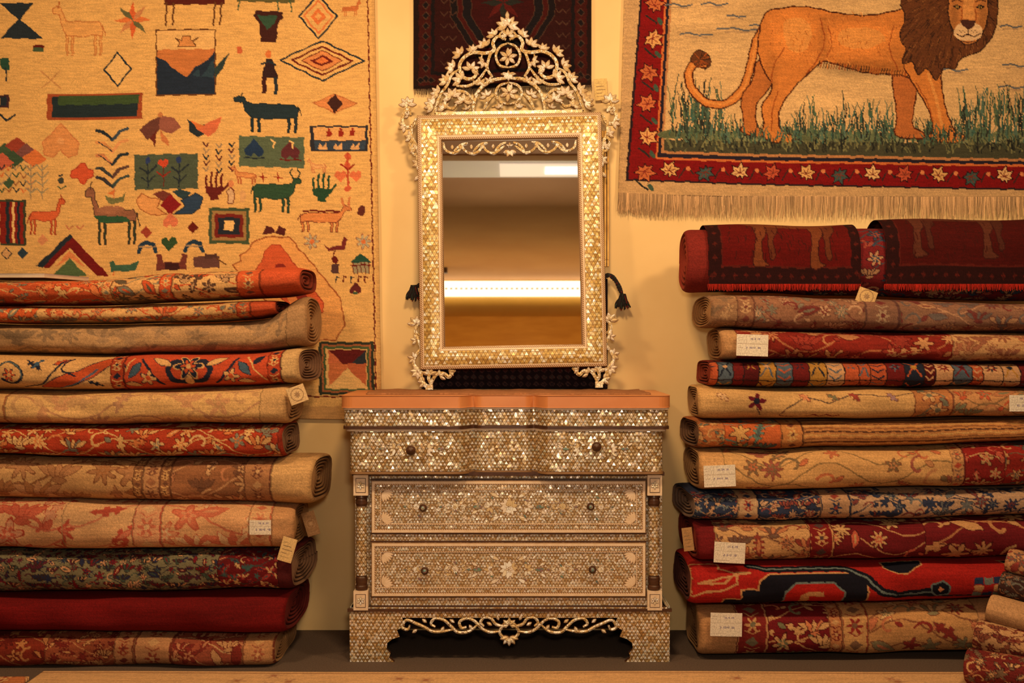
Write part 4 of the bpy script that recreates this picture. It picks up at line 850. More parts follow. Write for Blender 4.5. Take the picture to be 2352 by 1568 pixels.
def drape(px0,px1,ytop,ybot,seed,label,legs,dk=1.0):
    xs=np.arange(px0,px1,2.0); cv=Cv(xs,np.arange(ytop-60,ybot,2.0),(84*dk,12,9),0.7)
    K=(38,11,10);O=(80,22,15)
    cv.rect(px0,ytop-60,px0+30,ybot,K); cv.rect(px1-24,ytop-60,px1,ybot,K); cv.rect(px0,ybot-32,px1,ybot,K); cv.rect(px0+30,ytop-60,px0+33,ybot-30,O); cv.rect(px0+30,ybot-33,px1-22,ybot-30,O)
    for x in range(int(px0)+8,int(px1),26): cv.star(x,ybot-16,6,[O,(62,18,13)],4,0.5)
    for y in range(int(ytop)-50,int(ybot)-10,26): cv.star(px0+15,y,6,[O,(66,20,13)],4,.5); cv.star(px1-12,y,6,[O,(62,18,13)],4,.5)
    LG=(104*dk,50*dk,24)
    for x in legs:
        cv.poly([(x-26,ytop-40),(x+26,ytop-40),(x+18,ytop+50),(x+4,ytop+76),(x+6,ytop+108),(x+20,ytop+118),(x-14,ytop+120),(x-12,ytop+80),(x-10,ytop+50)],LG,smooth=True,out=(50,16,12))
        cv.poly([(x+24,ytop-40),(x+50,ytop-40),(x+46,ytop+40),(x+30,ytop+70),(x+34,ytop+104),(x+22,ytop+106),(x+18,ytop+70)],(90*dk,40*dk,20),smooth=True,out=(50,16,12))
    cv.poly([(legs[0]-40,ytop-60),(legs[-1]+60,ytop-60),(legs[-1]+50,ytop+24),(legs[0]-20,ytop+28)],LG,smooth=True)
    for k in range(60):
        q=random.Random(seed+k); x=q.uniform(px0+40,px1-40); y=q.uniform(ytop-20,ybot-50); cv.line([(x,y),(x+q.uniform(-4,4),y+12)],2.2,(56,14,10))
    cv.weave(.09,.08,10)
    ny=len(cv.ys); d=CD+0.1
    T=np.linspace(0,1,ny); yc=0.08+0.135; r=0.150
    zt=H-((ytop+ybot-16)/2-CY)*d/F; hz=((ybot-16)-ytop)/2*d/F
    ang=math.radians(150)-T*math.radians(150+52)
    PY=yc-r*np.cos(ang)*1.0; PZ=zt+hz*1.02*np.sin(ang)
    low=ang<0
    X,_=np.meshgrid(xs,cv.ys)
    YY=np.repeat(PY[:,None],len(xs),1)-0.004*np.sin(X*0.03+seed)*1.0; ZZ=np.repeat(PZ[:,None],len(xs),1)+0.004*np.sin(X*0.02+seed)
    k0=int(np.argmax(low))
    for j in range(k0,ny):
        f=(j-k0)/(max(1,ny-1-k0)); YY[j]=YY[k0]; ZZ[j]=zt+0.004*np.sin(xs*0.02+seed)-f*(hz+0.012)
    P=np.stack([(X-CX)*(CD+0.08)/F,YY,ZZ],-1)
    P,C=pad(P,cv.c,0.008)
    o=grid_obj('small_rug',P,C,M_RUG); setcat(o,label,'rug',group='small dark red rugs draped over the rolled rug')
    yb=CY-( (zt-hz-0.012)-H)*F/(CD+0.07)
    fringe('fringe',o,[(px0,yb),((px0+px1)/2,yb),(px1,yb)],13,int((px1-px0)/2.2),0.060,(160,34,20),2.4)
    return o
drape(1626,1976,512,664,5,'small dark red lion rug with orange fringe draped over a roll',[1745,1875])
drape(2032,2420,499,664,9,'small dark maroon lion rug with red fringe draped over a roll',[2110,2270],0.78)
# ---------------------------------------------------------------- small rolls at the lower corner
specC=[
 ([(2222,1494,1578),(2300,1494,1578),(2440,1494,1578)],-0.42,0.16,bands(51,[(2200,2480,'floral',(112,36,28),[(196,142,84),(114,84,56)],34,(66,22,18),(180,112,66))]),'small rolled maroon and cream rug on the floor',0),
 ([(2238,1426,1498),(2330,1426,1498),(2440,1426,1498)],-0.38,0.15,bands(52,[(2200,2480,'floral',(194,140,86),[(112,36,28),(140,74,46)],34,(84,38,28),(104,38,28))]),'small rolled cream rug with dark red flowers',7),
 ([(2262,1366,1432),(2330,1366,1432),(2440,1366,1432)],-0.35,0.135,bands(53,[(2200,2350,'plain',(194,140,86),None,1),(2350,2480,'floral',(112,28,24),[(196,142,84),(90,84,56)],34,(66,22,18),(180,112,66))]),'small rolled tan-edged red rug',9),
 ([(2290,1312,1370),(2350,1312,1370),(2440,1312,1370)],-0.32,0.12,bands(54,[(2200,2480,'floral',(60,34,26),[(100,90,72),(140,88,56)],30,(44,26,20),(112,74,46))]),'small dark brown rolled rug',10),
 ([(2304,1258,1314),(2350,1258,1314),(2440,1258,1314)],-0.30,0.11,bands(55,[(2200,2480,'floral',(184,126,76),[(140,56,42),(104,84,66)],30,(104,56,38),(140,84,56))]),'small rolled tan floral rug on top of the corner pile',10),
]
for i,(keys,yf,D,pt,lab,tl) in enumerate(specC):
    o=roll(lab,keys,yf,D,pt,'L',((196,148,94),(70,38,22)),n=2.0,name='rolled_rug',group='small rolled rugs piled on the floor',seed=i+70,layers=4,rough=0.15)
    ang=math.radians(-34); tl=math.radians(tl); hx=(keys[-1][0]-keys[0][0])/2*(CD+yf)/F
    lx=o.location.x-hx; ly=o.location.y
    o.rotation_euler=(0,tl,ang); o.location=(lx+math.cos(ang)*math.cos(tl)*hx+0.02,ly+math.sin(ang)*math.cos(tl)*hx,o.location.z-math.sin(tl)*hx)
R=rollsR;Lr=rollsL
tag(R[1],1728,793,73,50,-0.016,0.03); tag(R[5],1653,1093,73,50,-0.045,-0.04,text=('18.04.32','2.54x1.90')); tag(R[7],1676,1269,72,48,-0.048,0.05,text=('14.8.29','2.8x3.70')); tag(R[9],1668,1434,73,54,-0.016,0.02,text=('78.4.29','3.15x2.10'))
tag(R[3],2346,926,56,38,-0.035,0.0,text=('78.8.29','N5.09'))
tag(top,1990,681,44,34,0.03,0.35,'seal',(206,160,96)); tag(R[7],1580,1238,24,54,-0.02,-0.12,'card',(166,120,70))
tag(Lr[7],598,1211,50,34,-0.107,0.0); tag(Lr[4],683,906,42,40,-0.085,-0.35,'seal',(214,170,110)); tag(Lr[7],660,1262,34,56,-0.10,0.28,'card',(214,170,104)); tag(Lr[7],714,1202,30,56,0.02,-0.3,'seal',(130,92,56))
b=MB()
z=H-(640-CY)*(CD)/F+0.004
pl=[(-2.25,-0.02),(-1.86,-0.02),(-1.78,0.24),(-2.25,0.24)]
b.prism_xy(pl,z,z+0.012,0); b.prism_xy([(x*0.9985-0.003,y+0.001) for x,y in pl],z+0.012,z+0.016,1)
o=b.obj('magazine',[noisy_mat('pages',(190,160,120),(206,176,136),20,0.6),noisy_mat('cover',(150,130,110),(190,166,140),6,0.25)],bevel=0.001)
setcat(o,'thin glossy grey magazine lying on the folded rugs','magazine')
def flatrug(name,x0,x1,yA,yB,zt,paint,label,step=0.005):
    xs=np.arange(x0,x1,step); ys=np.arange(yA,yB,step); cv=Cv(xs*500,ys*500,(206,154,96),0.5); paint(cv); cv.weave(.06,.06,10)
    X,Y=np.meshgrid(xs,ys); P=np.stack([X,Y,zt+0.002*np.sin(X*3)],-1)
    P2=np.pad(P,((1,1),(1,1),(0,0)),mode='edge'); C2=np.pad(cv.c,((1,1),(1,1),(0,0)),mode='edge')
    for sl_ in ((0,slice(None)),(-1,slice(None)),(slice(1,-1),0),(slice(1,-1),-1)): P2[sl_][...,2]=zt-0.012
    o=grid_obj(name,P2,C2,M_RUG); setcat(o,label,'rug'); return o
def ff(cv):
    cv.rect(-2000,-98,2000,-94,(160,110,66)); rn=random.Random(4)
    for k in range(80): cv.flower(rn.uniform(-900,900),rn.uniform(-600,-110),18,6,(184,134,86),(164,104,66))
flatrug('floor_rug',-1.80,1.80,-1.2,-0.165,0.013,ff,'large cream rug lying flat on the floor by the chest')
def ff2(cv):
    rn=random.Random(5); cv.rect(-2000,-2000,2000,2000,(190,110,60))
    for k in range(60): cv.flower(rn.uniform(-1250,-880),rn.uniform(-350,-110),14,6,(214,160,96),(140,60,40),(120,60,40))
flatrug('floor_rug',-2.5,-1.82,-0.7,-0.235,0.013,ff2,'small orange floral rug lying on the floor by the stack')
# ---------------------------------------------------------------- CHEST
s0=CD/F
def X0(px): return (px-1167-3)*s0-0.010
def Z0(py): return H-(py-CY)*s0
chest=bpy.data.objects.new('chest_of_drawers',None); COL.objects.link(chest); chest.location=(X0(1167),0.24,0); chest.empty_display_size=0.2
setcat(chest,'wooden chest of drawers inlaid with mother-of-pearl triangles, against the wall','chest of drawers')
BK=0.475
def sstep(t): t=max(0,min(1,t)); return t*t*(3-2*t)
def front(px,off=0.0,cr=16.,cdp=0.03):
    yl=-0.042; ym=0.004; dip=0.0
    if px<1167: k=sstep((px-1054)/36.)
    else: k=1-sstep((px-1222)/36.)
    for c0 in (1085,1227): dip+=0.020*math.exp(-((px-c0)/10.)**2)
    e=min(px-803,1520-px)/cr; ed=cdp*(1-math.sqrt(max(0,1-(1-max(0,min(1,e)))**2)))
    return yl+(ym-yl)*k+dip+ed-off
def plan(pa,pb,off,back=BK,cr=16.,cdp=0.03):
    ed=[0,.5,1.5,3,5,8,12,16,22,28]
    xs=[pa+q for q in ed]+list(np.linspace(pa+40,1046,8))+list(np.linspace(1054,1114,20))+list(np.linspace(1122,1190,6))+list(np.linspace(1198,1260,20))+list(np.linspace(1268,pb-40,8))+[pb-q for q in ed[::-1]]
    pts=[]
    for x in xs:
        if x<pa+45: q=803+(x-pa)
        elif x>pb-45: q=1520-(pb-x)
        else: q=x
        pts.append((X0(x),front(q,off,cr,cdp)))
    return [(X0(pa),back)]+pts+[(X0(pb),back)]
b=MB()
b.box(X0(812),X0(1524),0.045,BK,Z0(1400),Z0(1084),0)
for (a,c) in ((1084,1103),(1226,1246),(1372,1394)):
    b.box(X0(850),X0(1486),0.020,0.05,Z0(c),Z0(a),0)
for (a,c) in ((1083,1087),(1100,1104),(1224,1228),(1243,1247),(1370,1374),(1392,1397)):
    b.box(X0(850),X0(1486),0.016,0.05,Z0(c),Z0(a),1)
b.box(X0(808),X0(1526),0.0,BK,Z0(1092),Z0(1084),1)
body=b.obj('body',[M_P2,M_DARK],chest)
b=MB(); b.prism_xy(plan(806,1520,0.0),Z0(1083),Z0(982),0)
b.prism_xy(plan(804,1522,0.002),Z0(1086),Z0(1080),1)
b2=b.obj('upper_case',[M_P1,M_MID],chest)
b=MB(); b.prism_xy(plan(793,1532,0.012),Z0(976),Z0(936),0); b.prism_xy(plan(791,1534,0.015),Z0(983),Z0(976),1); b.prism_xy(plan(797,1528,0.006),Z0(988),Z0(983),2); b.prism_xy(plan(791,1534,0.014),Z0(939),Z0(934),2)
b.obj('frieze',[M_P1,M_DARK,M_CREAM],chest)
b=MB(); b.prism_xy(plan(786,1537,0.026,cr=28,cdp=0.06),Z0(934),Z0(907),0)
b.obj('top_board',[M_TOP],chest,bevel=0.011,seg=4)
def knob(parent,x,z,y,r,ms):
    k=MB(); pr=[(r*.55,0),(r*.45,0.006),(r*.4,0.012),(r*.85,0.018),(r,0.025),(r*.92,0.032),(r*.5,0.037),(r*.42,0.038),(r*.36,0.040)]
    k.lathe(pr,(x,y,z),'y',ms,20); o=k.obj('knob',[M_DARK,M_ABA],None,smooth=True)
    o.parent=parent; return o
def floralinlay(b,cx,cz,y,big=1.0):
    b.petals(cx,cz,0.030*big,10,y,y-0.0015,2,5,0.2); b.petals(cx,cz,0.012*big,6,y-0.001,y-0.0025,2,5,0)
    for s in (-1,1):
        b.petals(cx+s*0.058*big,cz,0.022*big,5,y,y-0.0015,2,5,0 if s>0 else math.pi,3.6)
        b.leaf(cx+s*0.085*big,cz,0 if s>0 else math.pi,0.03*big,0.013*big,y,y-0.0015,4,5)
        for q in (-1,1):
            b.leaf(cx+s*0.03*big,cz+q*0.03*big,math.atan2(q*0.5,s),0.034*big,0.011*big,y,y-0.0015,2,5)
            b.leaf(cx+s*0.10*big,cz+q*0.012*big,math.atan2(q*0.6,s),0.022*big,0.009*big,y,y-0.0015,2,5)
def drawer(pa,pb,p0,p1,knobs):
    b=MB(); y=0.012; x0,x1,z1,z0=X0(pa),X0(pb),Z0(p0),Z0(p1)
    b.box(x0,x1,y,0.06,z0,z1,0)
    def fr(i,w,m,h):
        a0,a1,c0,c1=x0+i,x1-i,z0+i,z1-i
        b.box(a0,a1,y-h,y,c1-w,c1,m); b.box(a0,a1,y-h,y,c0,c0+w,m); b.box(a0,a0+w,y-h,y,c0+w,c1-w,m); b.box(a1-w,a1,y-h,y,c0+w,c1-w,m)
    fr(0.0,0.003,3,0.001); fr(0.003,0.010,1,0.006); fr(0.013,0.004,6,0.004); fr(0.017,0.016,0,0.003); fr(0.033,0.003,6,0.004); fr(0.036,0.0025,1,0.0035)
    cz=(z0+z1)/2; cx=(x0+x1)/2
    floralinlay(b,cx,cz,y,1.25)
    for s in (-1,1):
        floralinlay(b,cx+s*0.215,cz,y,0.55); floralinlay(b,cx+s*0.37,cz,y,0.45)
        for q in (-1,1):
            b.petals(cx+s*((x1-x0)/2-0.044),cz+q*((z1-z0)/2-0.042),0.045,6,y,y-0.0025,1,5,math.atan2(-q,-s),1.35,0.28)
            for k in range(11):
                t=k/10; xx=cx+s*(0.06+t*0.36); zz=cz+q*(0.030+0.016*math.sin(t*9)); an=math.atan2(q*0.25*math.cos(t*9),s)+(0.7 if k%2 else -0.7)
                b.leaf(xx,zz,an,0.019,0.0075,y,y-0.0015,2 if k%4 else 4,5)
    o=b.obj('drawer',[M_P2,M_CREAM,M_PET,M_MID,M_ABA,M_MID,M_ROPE],chest)
    for (kx,kz) in knobs: knob(o,X0(kx),Z0(kz),y,0.016,[0]*6+[1,1])
    return o
drawer(852,1484,1104,1225,[(972,1165),(1356,1162)])
drawer(852,1484,1247,1371,[(976,1309),(1360,1306)])
b=MB()
fx=[px for px in np.linspace(836,1492,160)]
v=[];f=[]
zz0,zz1=Z0(1078),Z0(988)
for px in fx:
    y=front(px)-0.004; v+=[(X0(px),y,zz0),(X0(px),y,zz1),(X0(px),y+0.006,zz0),(X0(px),y+0.006,zz1)]
for i in range(len(fx)-1):
    a=i*4;c=a+4
    f+=[(a,c,c+1,a+1),(a+1,c+1,c+3,a+3),(a,a+2,c+2,c)]
f+=[(0,1,3,2),(len(v)-4,len(v)-2,len(v)-1,len(v)-3)]
b.add(v,f,0)
for cx_ in (947,1365):
    yy=front(cx_)-0.0045
    for s in (-1,1):
        b.petals(X0(cx_+s*36),Z0(1028),0.026,4,yy,yy-0.0015,2,3,0 if s>0 else math.pi,2.2); b.leaf(X0(cx_+s*58),Z0(1028),0 if s>0 else math.pi,0.03,0.011,yy,yy-0.0015,4,3)
        for k in range(6):
            b.leaf(X0(cx_+s*(14+k*12)),Z0(1028-(12-k)*(1 if k%2 else -1)),math.atan2(0.6 if k%2 else -.6,s),0.022,0.008,yy,yy-0.0015,2,3)
ud=b.obj('drawer',[M_P1,M_CREAM,M_PET,M_MID,M_ABA],chest)
for (kx,kz) in ((947,1030),(1367,1022)): knob(ud,X0(kx),Z0(kz),front(kx)-0.004,0.0195,0)
def column(px):
    b=MB(); x=X0(px); yc=0.018
    zz=Z0
    for (a,c) in ((1090,1137),(1356,1400)):
        b.box(x-0.029,x+0.029,yc-0.028,yc+0.03,zz(c),zz(a),1)
        b.box(x-0.020,x+0.020,yc-0.0295,yc-0.027,zz(c)+0.012,zz(a)-0.012,3)
        b.box(x-0.018,x+0.018,yc-0.0305,yc-0.027,zz(c)+0.014,zz(a)-0.014,1)
        b.petals(x,(zz(a)+zz(c))/2,0.016,6,yc-0.0305,yc-0.033,2,3,0.5)
    zb=zz(1356); ht=zz(1137)-zb
    pr=[(0.023,0),(0.025,0.008),(0.025,0.016),(0.0215,0.020),(0.0235,0.036),(0.0235,0.050),(0.020,0.056),(0.0215,0.060),(0.0225,ht*0.5),(0.0215,ht-0.046),(0.020,ht-0.042),(0.0235,ht-0.036),(0.0235,ht-0.022),(0.0215,ht-0.014),(0.025,ht-0.010),(0.023,ht)]
    b.lathe(pr,(x,yc,zb),'z',[3]*7+[0,0]+[3]*6,28)
    return b.obj('column',[M_P1,M_CREAM,M_PET,M_DARK],chest)
column(829); column(1503)
b=MB()
left=[(1167,1394),(806,1394),(799,1412),(800,1520)]+[(902,1520),(890,1510),(893,1500),(884,1490),(886,1476),(898,1467),(914,1462),(908,1447),(926,1437),(920,1418)]
full=left+[(2*1167-x,y) for x,y in reversed(left[1:])]
b.prism_xz([(X0(x)+0.006,Z0(y)) for x,y in full],0.0,0.022,0,1)
b.prism_xz([(X0(x)+0.006,Z0(y)) for x,y in [(795,1404),(1539,1404),(1539,1397),(795,1397)]],-0.006,0.01,1,1)
for xx in (X0(799)+0.006,X0(1535)-0.014):
    b.prism_xy([(xx,0.02),(xx+0.022,0.02),(xx+0.022,BK),(xx,BK)],Z0(1445),Z0(1394),0)
    b.box(xx,xx+0.022,0.02,0.15,0.0,Z0(1445),0); b.box(xx,xx+0.022,BK-0.12,BK,0.0,Z0(1445),0)
b.box(X0(806),X0(1530),0.02,BK,Z0(1412),Z0(1394),1)
b.box(X0(812),X0(1524),BK-0.02,BK,0.02,Z0(1412),1)
base=b.obj('base',[M_P1,M_DARK],chest)
b=MB(); W_=0.0115
def ax(dx,py): return (X0(1167+dx)+0.004,Z0(py))
def both(pts,w=W_,yb=0.014,yf=-0.002):
    for s in (-1,1): b.ribbon([ax(s*x,y) for x,y in pts],w,yb,yf,0,1,5)
both([(0,1424),(14,1436),(22,1452),(12,1466),(0,1472)])
both([(6,1440),(30,1434),(42,1420),(58,1418),(66,1430),(58,1438)])
both([(20,1450),(44,1452),(62,1444),(80,1426),(98,1420),(114,1428),(110,1442),(98,1440)])
both([(72,1434),(92,1450),(118,1452),(134,1438),(150,1424),(170,1420),(180,1432),(170,1440)])
both([(130,1446),(152,1450),(176,1450),(196,1440),(214,1432),(236,1424),(246,1440),(234,1446),(228,1436)])
both([(0,1418),(120,1418),(244,1418)],0.006,0.02,0.004)
for dx,py,a in ((40,1436,0.5),(92,1436,-2.2),(126,1430,0.6),(150,1440,-1.0),(190,1430,0.7),(212,1446,-.6),(24,1424,1.2)):
    for s in (-1,1): b.leaf(*ax(s*dx,py),a if s>0 else math.pi-a,0.022,0.012,0.012,-0.004,2,1)
b.petals(*ax(0,1436),0.03,5,0.012,-0.005,2,1,math.pi/2,3.4); b.petals(*ax(0,1462),0.036,5,0.012,-0.005,2,1,-math.pi/2,2.6)
b.obj('fretwork_apron',[M_SCR,M_MID,M_PET],chest)
zt=Z0(907)
ys=np.arange(0.03,0.44,0.006); xs=np.arange(X0(836),X0(1498),0.006); X,Y=np.meshgrid(xs,ys)
fx_=0.012*np.sin(X*18)+0.006*np.sin(X*47)
cl=np.empty(X.shape+(3,)); cl[:]=(150,96,56); cl*= (1+0.12*np.sin(Y*300)[...,None]*0.5+0.1*nrs.uniform(-1,1,X.shape)[...,None])
P=np.stack([X+0.004*np.sin(Y*30),Y+fx_*np.clip(1-(Y-0.03)/0.1,0,1),zt+0.005+0.0015*np.sin(X*22+Y*15)+0.001*np.sin(X*60)],-1)
P2=np.pad(P,((1,1),(1,1),(0,0)),mode='edge'); C2=np.pad(cl,((1,1),(1,1),(0,0)),mode='edge')
P2[0,:,2]=zt+.0008;P2[-1,:,2]=zt+.0008;P2[:,0,2]=zt+.0008;P2[:,-1,2]=zt+.0008
o=grid_obj('table_runner',P2,C2,M_RUG); setcat(o,'brown woven cloth laid over the top of the chest','cloth')
# ---------------------------------------------------------------- MIRROR
TILT=math.radians(4.0); tt_=math.tan(TILT)
zb0=zt+0.0075; yb0=0.335
def mz(py):
    k=-(py-CY)/F
    z=(H+k*(CD+yb0-tt_*zb0))/(1-k*tt_); y=yb0+tt_*(z-zb0); return z,y
def ml(px,py):
    z,y=mz(py); xc=1165+(py-45)/845.*16
    return ((px-xc)*(CD+y)/F,(z-zb0)/math.cos(TILT))
mirr=bpy.data.objects.new('inlaid_mirror',None); COL.objects.link(mirr)
ROLL=math.radians(-1.05)
mirr.location=((1181-CX)*(CD+yb0)/F,yb0,zb0+0.002)
mirr.rotation_euler=(-TILT,ROLL,0)
setcat(mirr,'tall mirror in pearl inlaid frame with scrolling crest, on the chest','mirror')
fx0,fz1=ml(961,263); fx1,_=ml(1379,263); _,fz0=ml(1180,846)
hw=(fx1-fx0)/2+0.004
ix=(ml(1331,560)[0]-ml(1019,560)[0])/2; iz1=ml(1170,322)[1]; iz0=ml(1170,794)[1]
def framering(b,prof):
    rings=[]
    for t,y,m in prof:
        x=hw+(ix-hw)*t; z0=fz0+(iz0-fz0)*t; z1=fz1+(iz1-fz1)*t
        rings.append([(-x,y,z0),(x,y,z0),(x,y,z1),(-x,y,z1)])
    for i in range(len(rings)-1):
        v=rings[i]+rings[i+1]; b.add(v,[(k,(k+1)%4,(k+1)%4+4,k+4) for k in range(4)],prof[i][2])
b=MB(); framering(b,[(0,0.03,1),(0,-0.006,1),(0.02,-0.010,3),(0.13,-0.012,4),(0.155,-0.012,1),(0.17,-0.012,0),(0.46,-0.020,0),(0.80,-0.016,1),(0.815,-0.016,4),(0.88,-0.014,3),(0.96,-0.012,1),(1.0,-0.002,1),(1.0,0.012,1)])
b.box(-hw+0.002,hw-0.002,0.014,0.03,fz0+0.002,fz1-0.002,1)
b.obj('frame',[M_PG,M_MID,M_PET,M_ROPE,M_CREAM],None).parent=mirr
b=MB(); b.box(-ix-0.005,ix+0.005,0.004,0.010,iz0-0.005,iz1+0.005,0); o=b.obj('mirror_glass',[M_GLASS],None); o.parent=mirr
b=MB()
def mx(dx,py):
    z,y=mz(py); return (dx*(CD+y)/F,(z-zb0)/math.cos(TILT))
def mb(pts,w=0.0135,yb=0.012,yf=-0.006,sub=6):
    for s in (-1,1): b.ribbon([mx(s*x,y) for x,y in pts],w*0.9,yb,yf,0,1,sub)
def cl_(dx,py,a,n=5,r=20,span=2.6,yf=-0.011):
    for s in ((-1,1) if dx else (1,)):
        x,z=mx(s*dx,py); b.petals(x,z,r*0.00180,n,0.008,yf,2,1,a if s>0 else math.pi-a,span,0.38)
b.box(mx(-168,262)[0],mx(168,262)[0],-0.006,0.012,mx(0,264)[1],mx(0,256)[1],0)
mb([(4,92),(22,84),(34,98),(32,116),(52,122),(80,120),(102,132),(112,152),(104,176),(84,180),(72,166),(80,152)],.0165)
mb([(0,180),(36,184),(62,200),(78,226),(82,256)],.0165)
mb([(112,158),(130,170),(140,192),(156,214),(166,240),(170,258)])
mb([(80,232),(98,212),(122,208),(142,220),(146,240),(130,248),(120,238)])
mb([(34,112),(44,134),(48,158),(36,178)],0.013)
mb([(50,158),(68,182),(92,196),(120,196)],0.013)
mb([(0,100),(18,108),(28,128),(20,150),(0,156)],0.012)
mb([(0,190),(22,198),(30,216),(20,234),(0,240)],0.012)
mb([(32,216),(48,232),(60,256)],0.012)
mb([(10,256),(22,242),(40,246)],0.010)
mb([(60,126),(62,146),(52,150)],0.010)
mb([(6,70),(18,80),(10,92)],0.010)
cl_(0,62,math.pi/2,7,28,3.6); cl_(0,84,math.pi/2,5,20,3.2); cl_(0,48,math.pi/2,1,22,1)
cl_(0,132,math.pi/2,7,22,6.9); cl_(0,214,math.pi/2,7,22,6.9); cl_(0,170,-math.pi/2,5,18,3.0); cl_(0,178,math.pi/2,3,16,1.6)
cl_(30,84,0.9,4,20,1.9); cl_(52,108,1.1,4,22,2.0); cl_(80,118,1.3,4,18,1.8); cl_(108,126,0.7,4,22,2.0); cl_(124,156,0.4,4,22,2.0); cl_(140,186,0.6,4,22,1.9)
cl_(86,160,2.0,5,22,3.4); cl_(66,196,1.8,4,20,2.4); cl_(108,184,0.6,4,24,2.2); cl_(130,222,1.2,5,24,3.0); cl_(160,214,0.4,4,22,2.0); cl_(172,240,0.3,5,24,2.2); cl_(104,234,1.6,5,22,3.2); cl_(50,222,1.0,4,18,2.4); cl_(96,252,1.2,3,14,1.8); cl_(44,190,1.8,3,16,1.8); cl_(54,142,-0.6,4,18,2.6); cl_(20,250,1.2,3,14,1.6); cl_(148,250,1.0,4,18,2.2)
o=b.obj('crest',[M_SCR,M_MID,M_PET],None); o.parent=mirr
def sidescroll(s,top):
    b=MB()
    def M(x,y): q=mx(s*x,y); return q
    def rb(pts,w=0.014): b.ribbon([M(x,y) for x,y in pts],w,0.012,-0.004,0,1,6)
    def c(x,y,a,n=4,r=20,span=2.2):
        q=M(x,y); b.petals(q[0],q[1],r*0.00188,n,0.008,-0.008,2,1,a if s>0 else math.pi-a,span,0.42)
    if top:
        rb([(214,268),(222,284),(238,288),(246,272),(240,254),(230,250),(226,262)]); rb([(240,256),(236,240),(232,234)],.012); rb([(224,286),(226,310),(216,330),(212,360),(206,396)]); rb([(222,316),(230,330),(222,350),(212,352)],.011)
        c(233,238,math.pi/2,5,20,3.0); c(240,286,-0.4,3,16,1.8); c(226,312,0.3,3,16,1.8); c(210,372,-0.5,3,16,1.8); c(208,398,-math.pi/2,3,18,1.4); c(216,342,0.4,3,14,1.6); c(230,262,0.5,3,12,2)
    else:
        rb([(212,738),(224,752),(220,776),(212,796),(224,812),(230,832),(218,848),(212,862)]); rb([(216,800),(206,812),(212,826)],.011); rb([(224,760),(214,770)],.010)
        c(222,742,1.3,4,20,2.4); c(222,778,0.2,3,14,2); c(228,820,0.3,3,16,2); c(220,850,-0.3,4,18,2.4)
    o=b.obj('side_scroll',[M_SCR,M_MID,M_PET],None); o.parent=mirr
for s in (-1,1):
    for t in (True,False): sidescroll(s,t)
for s in (-1,1):
    b=MB()
    def M(x,y): return mx(s*x,y)
    def rb(pts,w=0.015): b.ribbon([M(x,y) for x,y in pts],w,0.014,-0.004,0,1,6)
    def c(x,y,a,n=4,r=20,span=2.2):
        q=M(x,y); b.petals(q[0],q[1],r*0.00188,n,0.010,-0.008,2,1,a if s>0 else math.pi-a,span,0.42)
    rb([(212,848),(214,866),(204,882),(192,886)],.018); rb([(192,884),(186,868),(176,856),(160,856),(150,864),(140,852),(134,848)]); rb([(192,850),(196,866),(190,880)],.014)
    c(194,858,1.57,4,18,2.4); c(172,862,2.6,3,16,2); c(206,876,0.2,3,16,2); c(150,852,2.9,3,14,1.8)
    x,z=M(195,887); b.box(x-0.016,x+0.016,-0.006,0.016,0.004 if s<0 else 0.0,z+0.012,0)
    o=b.obj('foot',[M_SCR,M_MID,M_PET],None); o.parent=mirr
b=MB()
for s in (-1,1):
    for pts in ([(152,326),(148,342),(132,350),(116,344),(110,330)],[(110,330),(104,344),(88,352),(70,346),(62,330)],[(62,330),(54,346),(36,352),(20,342),(12,336)],[(128,346),(112,332),(96,328)],[(84,348),(68,332),(50,328)],[(34,348),(22,334),(8,328)]):
        b.ribbon([mx(s*x,y) for x,y in pts],0.010,0.0035,-0.006,0,1,5)
    for dx in (110,62,132,88,38): q=mx(s*dx,342); b.leaf(q[0],q[1],math.pi/2,0.02,0.011,0.002,-0.008,2,1)
q=mx(0,346); b.petals(q[0],q[1],0.03,4,0.002,-0.008,2,1,-math.pi/2,2.4); b.petals(q[0],mx(0,338)[1],0.018,3,0.002,-0.009,2,1,math.pi/2,2)
o=b.obj('swag_trim',[M_SCR,M_MID,M_PET],None); o.parent=mirr
# ---------------------------------------------------------------- gold frame behind + saddle bag with tassels
b=MB(); yv=0.445
x0,_,z1=wp(1000,300,yv); x1,_,_=wp(1399,300,yv); _,_,z0=wp(1000,612,yv)
for (a0,a1,c0,c1) in ((x0,x1,z1-0.03,z1),(x0,x1,z0,z0+0.03),(x0,x0+0.03,z0+0.03,z1-0.03),(x1-0.03,x1,z0+0.03,z1-0.03)): b.box(a0,a1,yv,yv+0.02,c0,c1,0)
b.box(x1-0.012,x1-0.008,yv-0.004,yv,z0,z1,1); b.box(x1-0.024,x1-0.021,yv-0.003,yv,z0,z1,1)
b.box(x0+0.02,x1-0.02,yv+0.008,yv+0.018,z0+0.02,z1-0.02,1)
b.box(x0+0.2,x1-0.2,yv+0.018,WALL-0.001,z1-0.1,z1-0.05,1)
o=b.obj('picture_frame',[noisy_mat('gilt',(190,130,50),(220,160,70),20,0.3,metal=0.4),M_DARK],bevel=0.002); setcat(o,'narrow gilt picture frame hung on the wall behind the mirror','picture frame')
cv=Cv(np.arange(968,1398,2.5),np.arange(640,893,2.5),(30,18,19),.5)
for k in range(980,1395,18): 
    for y in (850,866,882): cv.dia(k,y,6,5,[(60,22,20),(52,44,38),(38,26,28)][(k+y)%3],out=(76,50,42),ow=1.2)
cv.rect(968,842,1398,845,(80,36,28)); cv.weave(.08,.06,8)
bag=hang('saddle_bag',cv,0.475); setcat(bag,'dark woven bag with tasselled corners hung behind the mirror','woven bag')
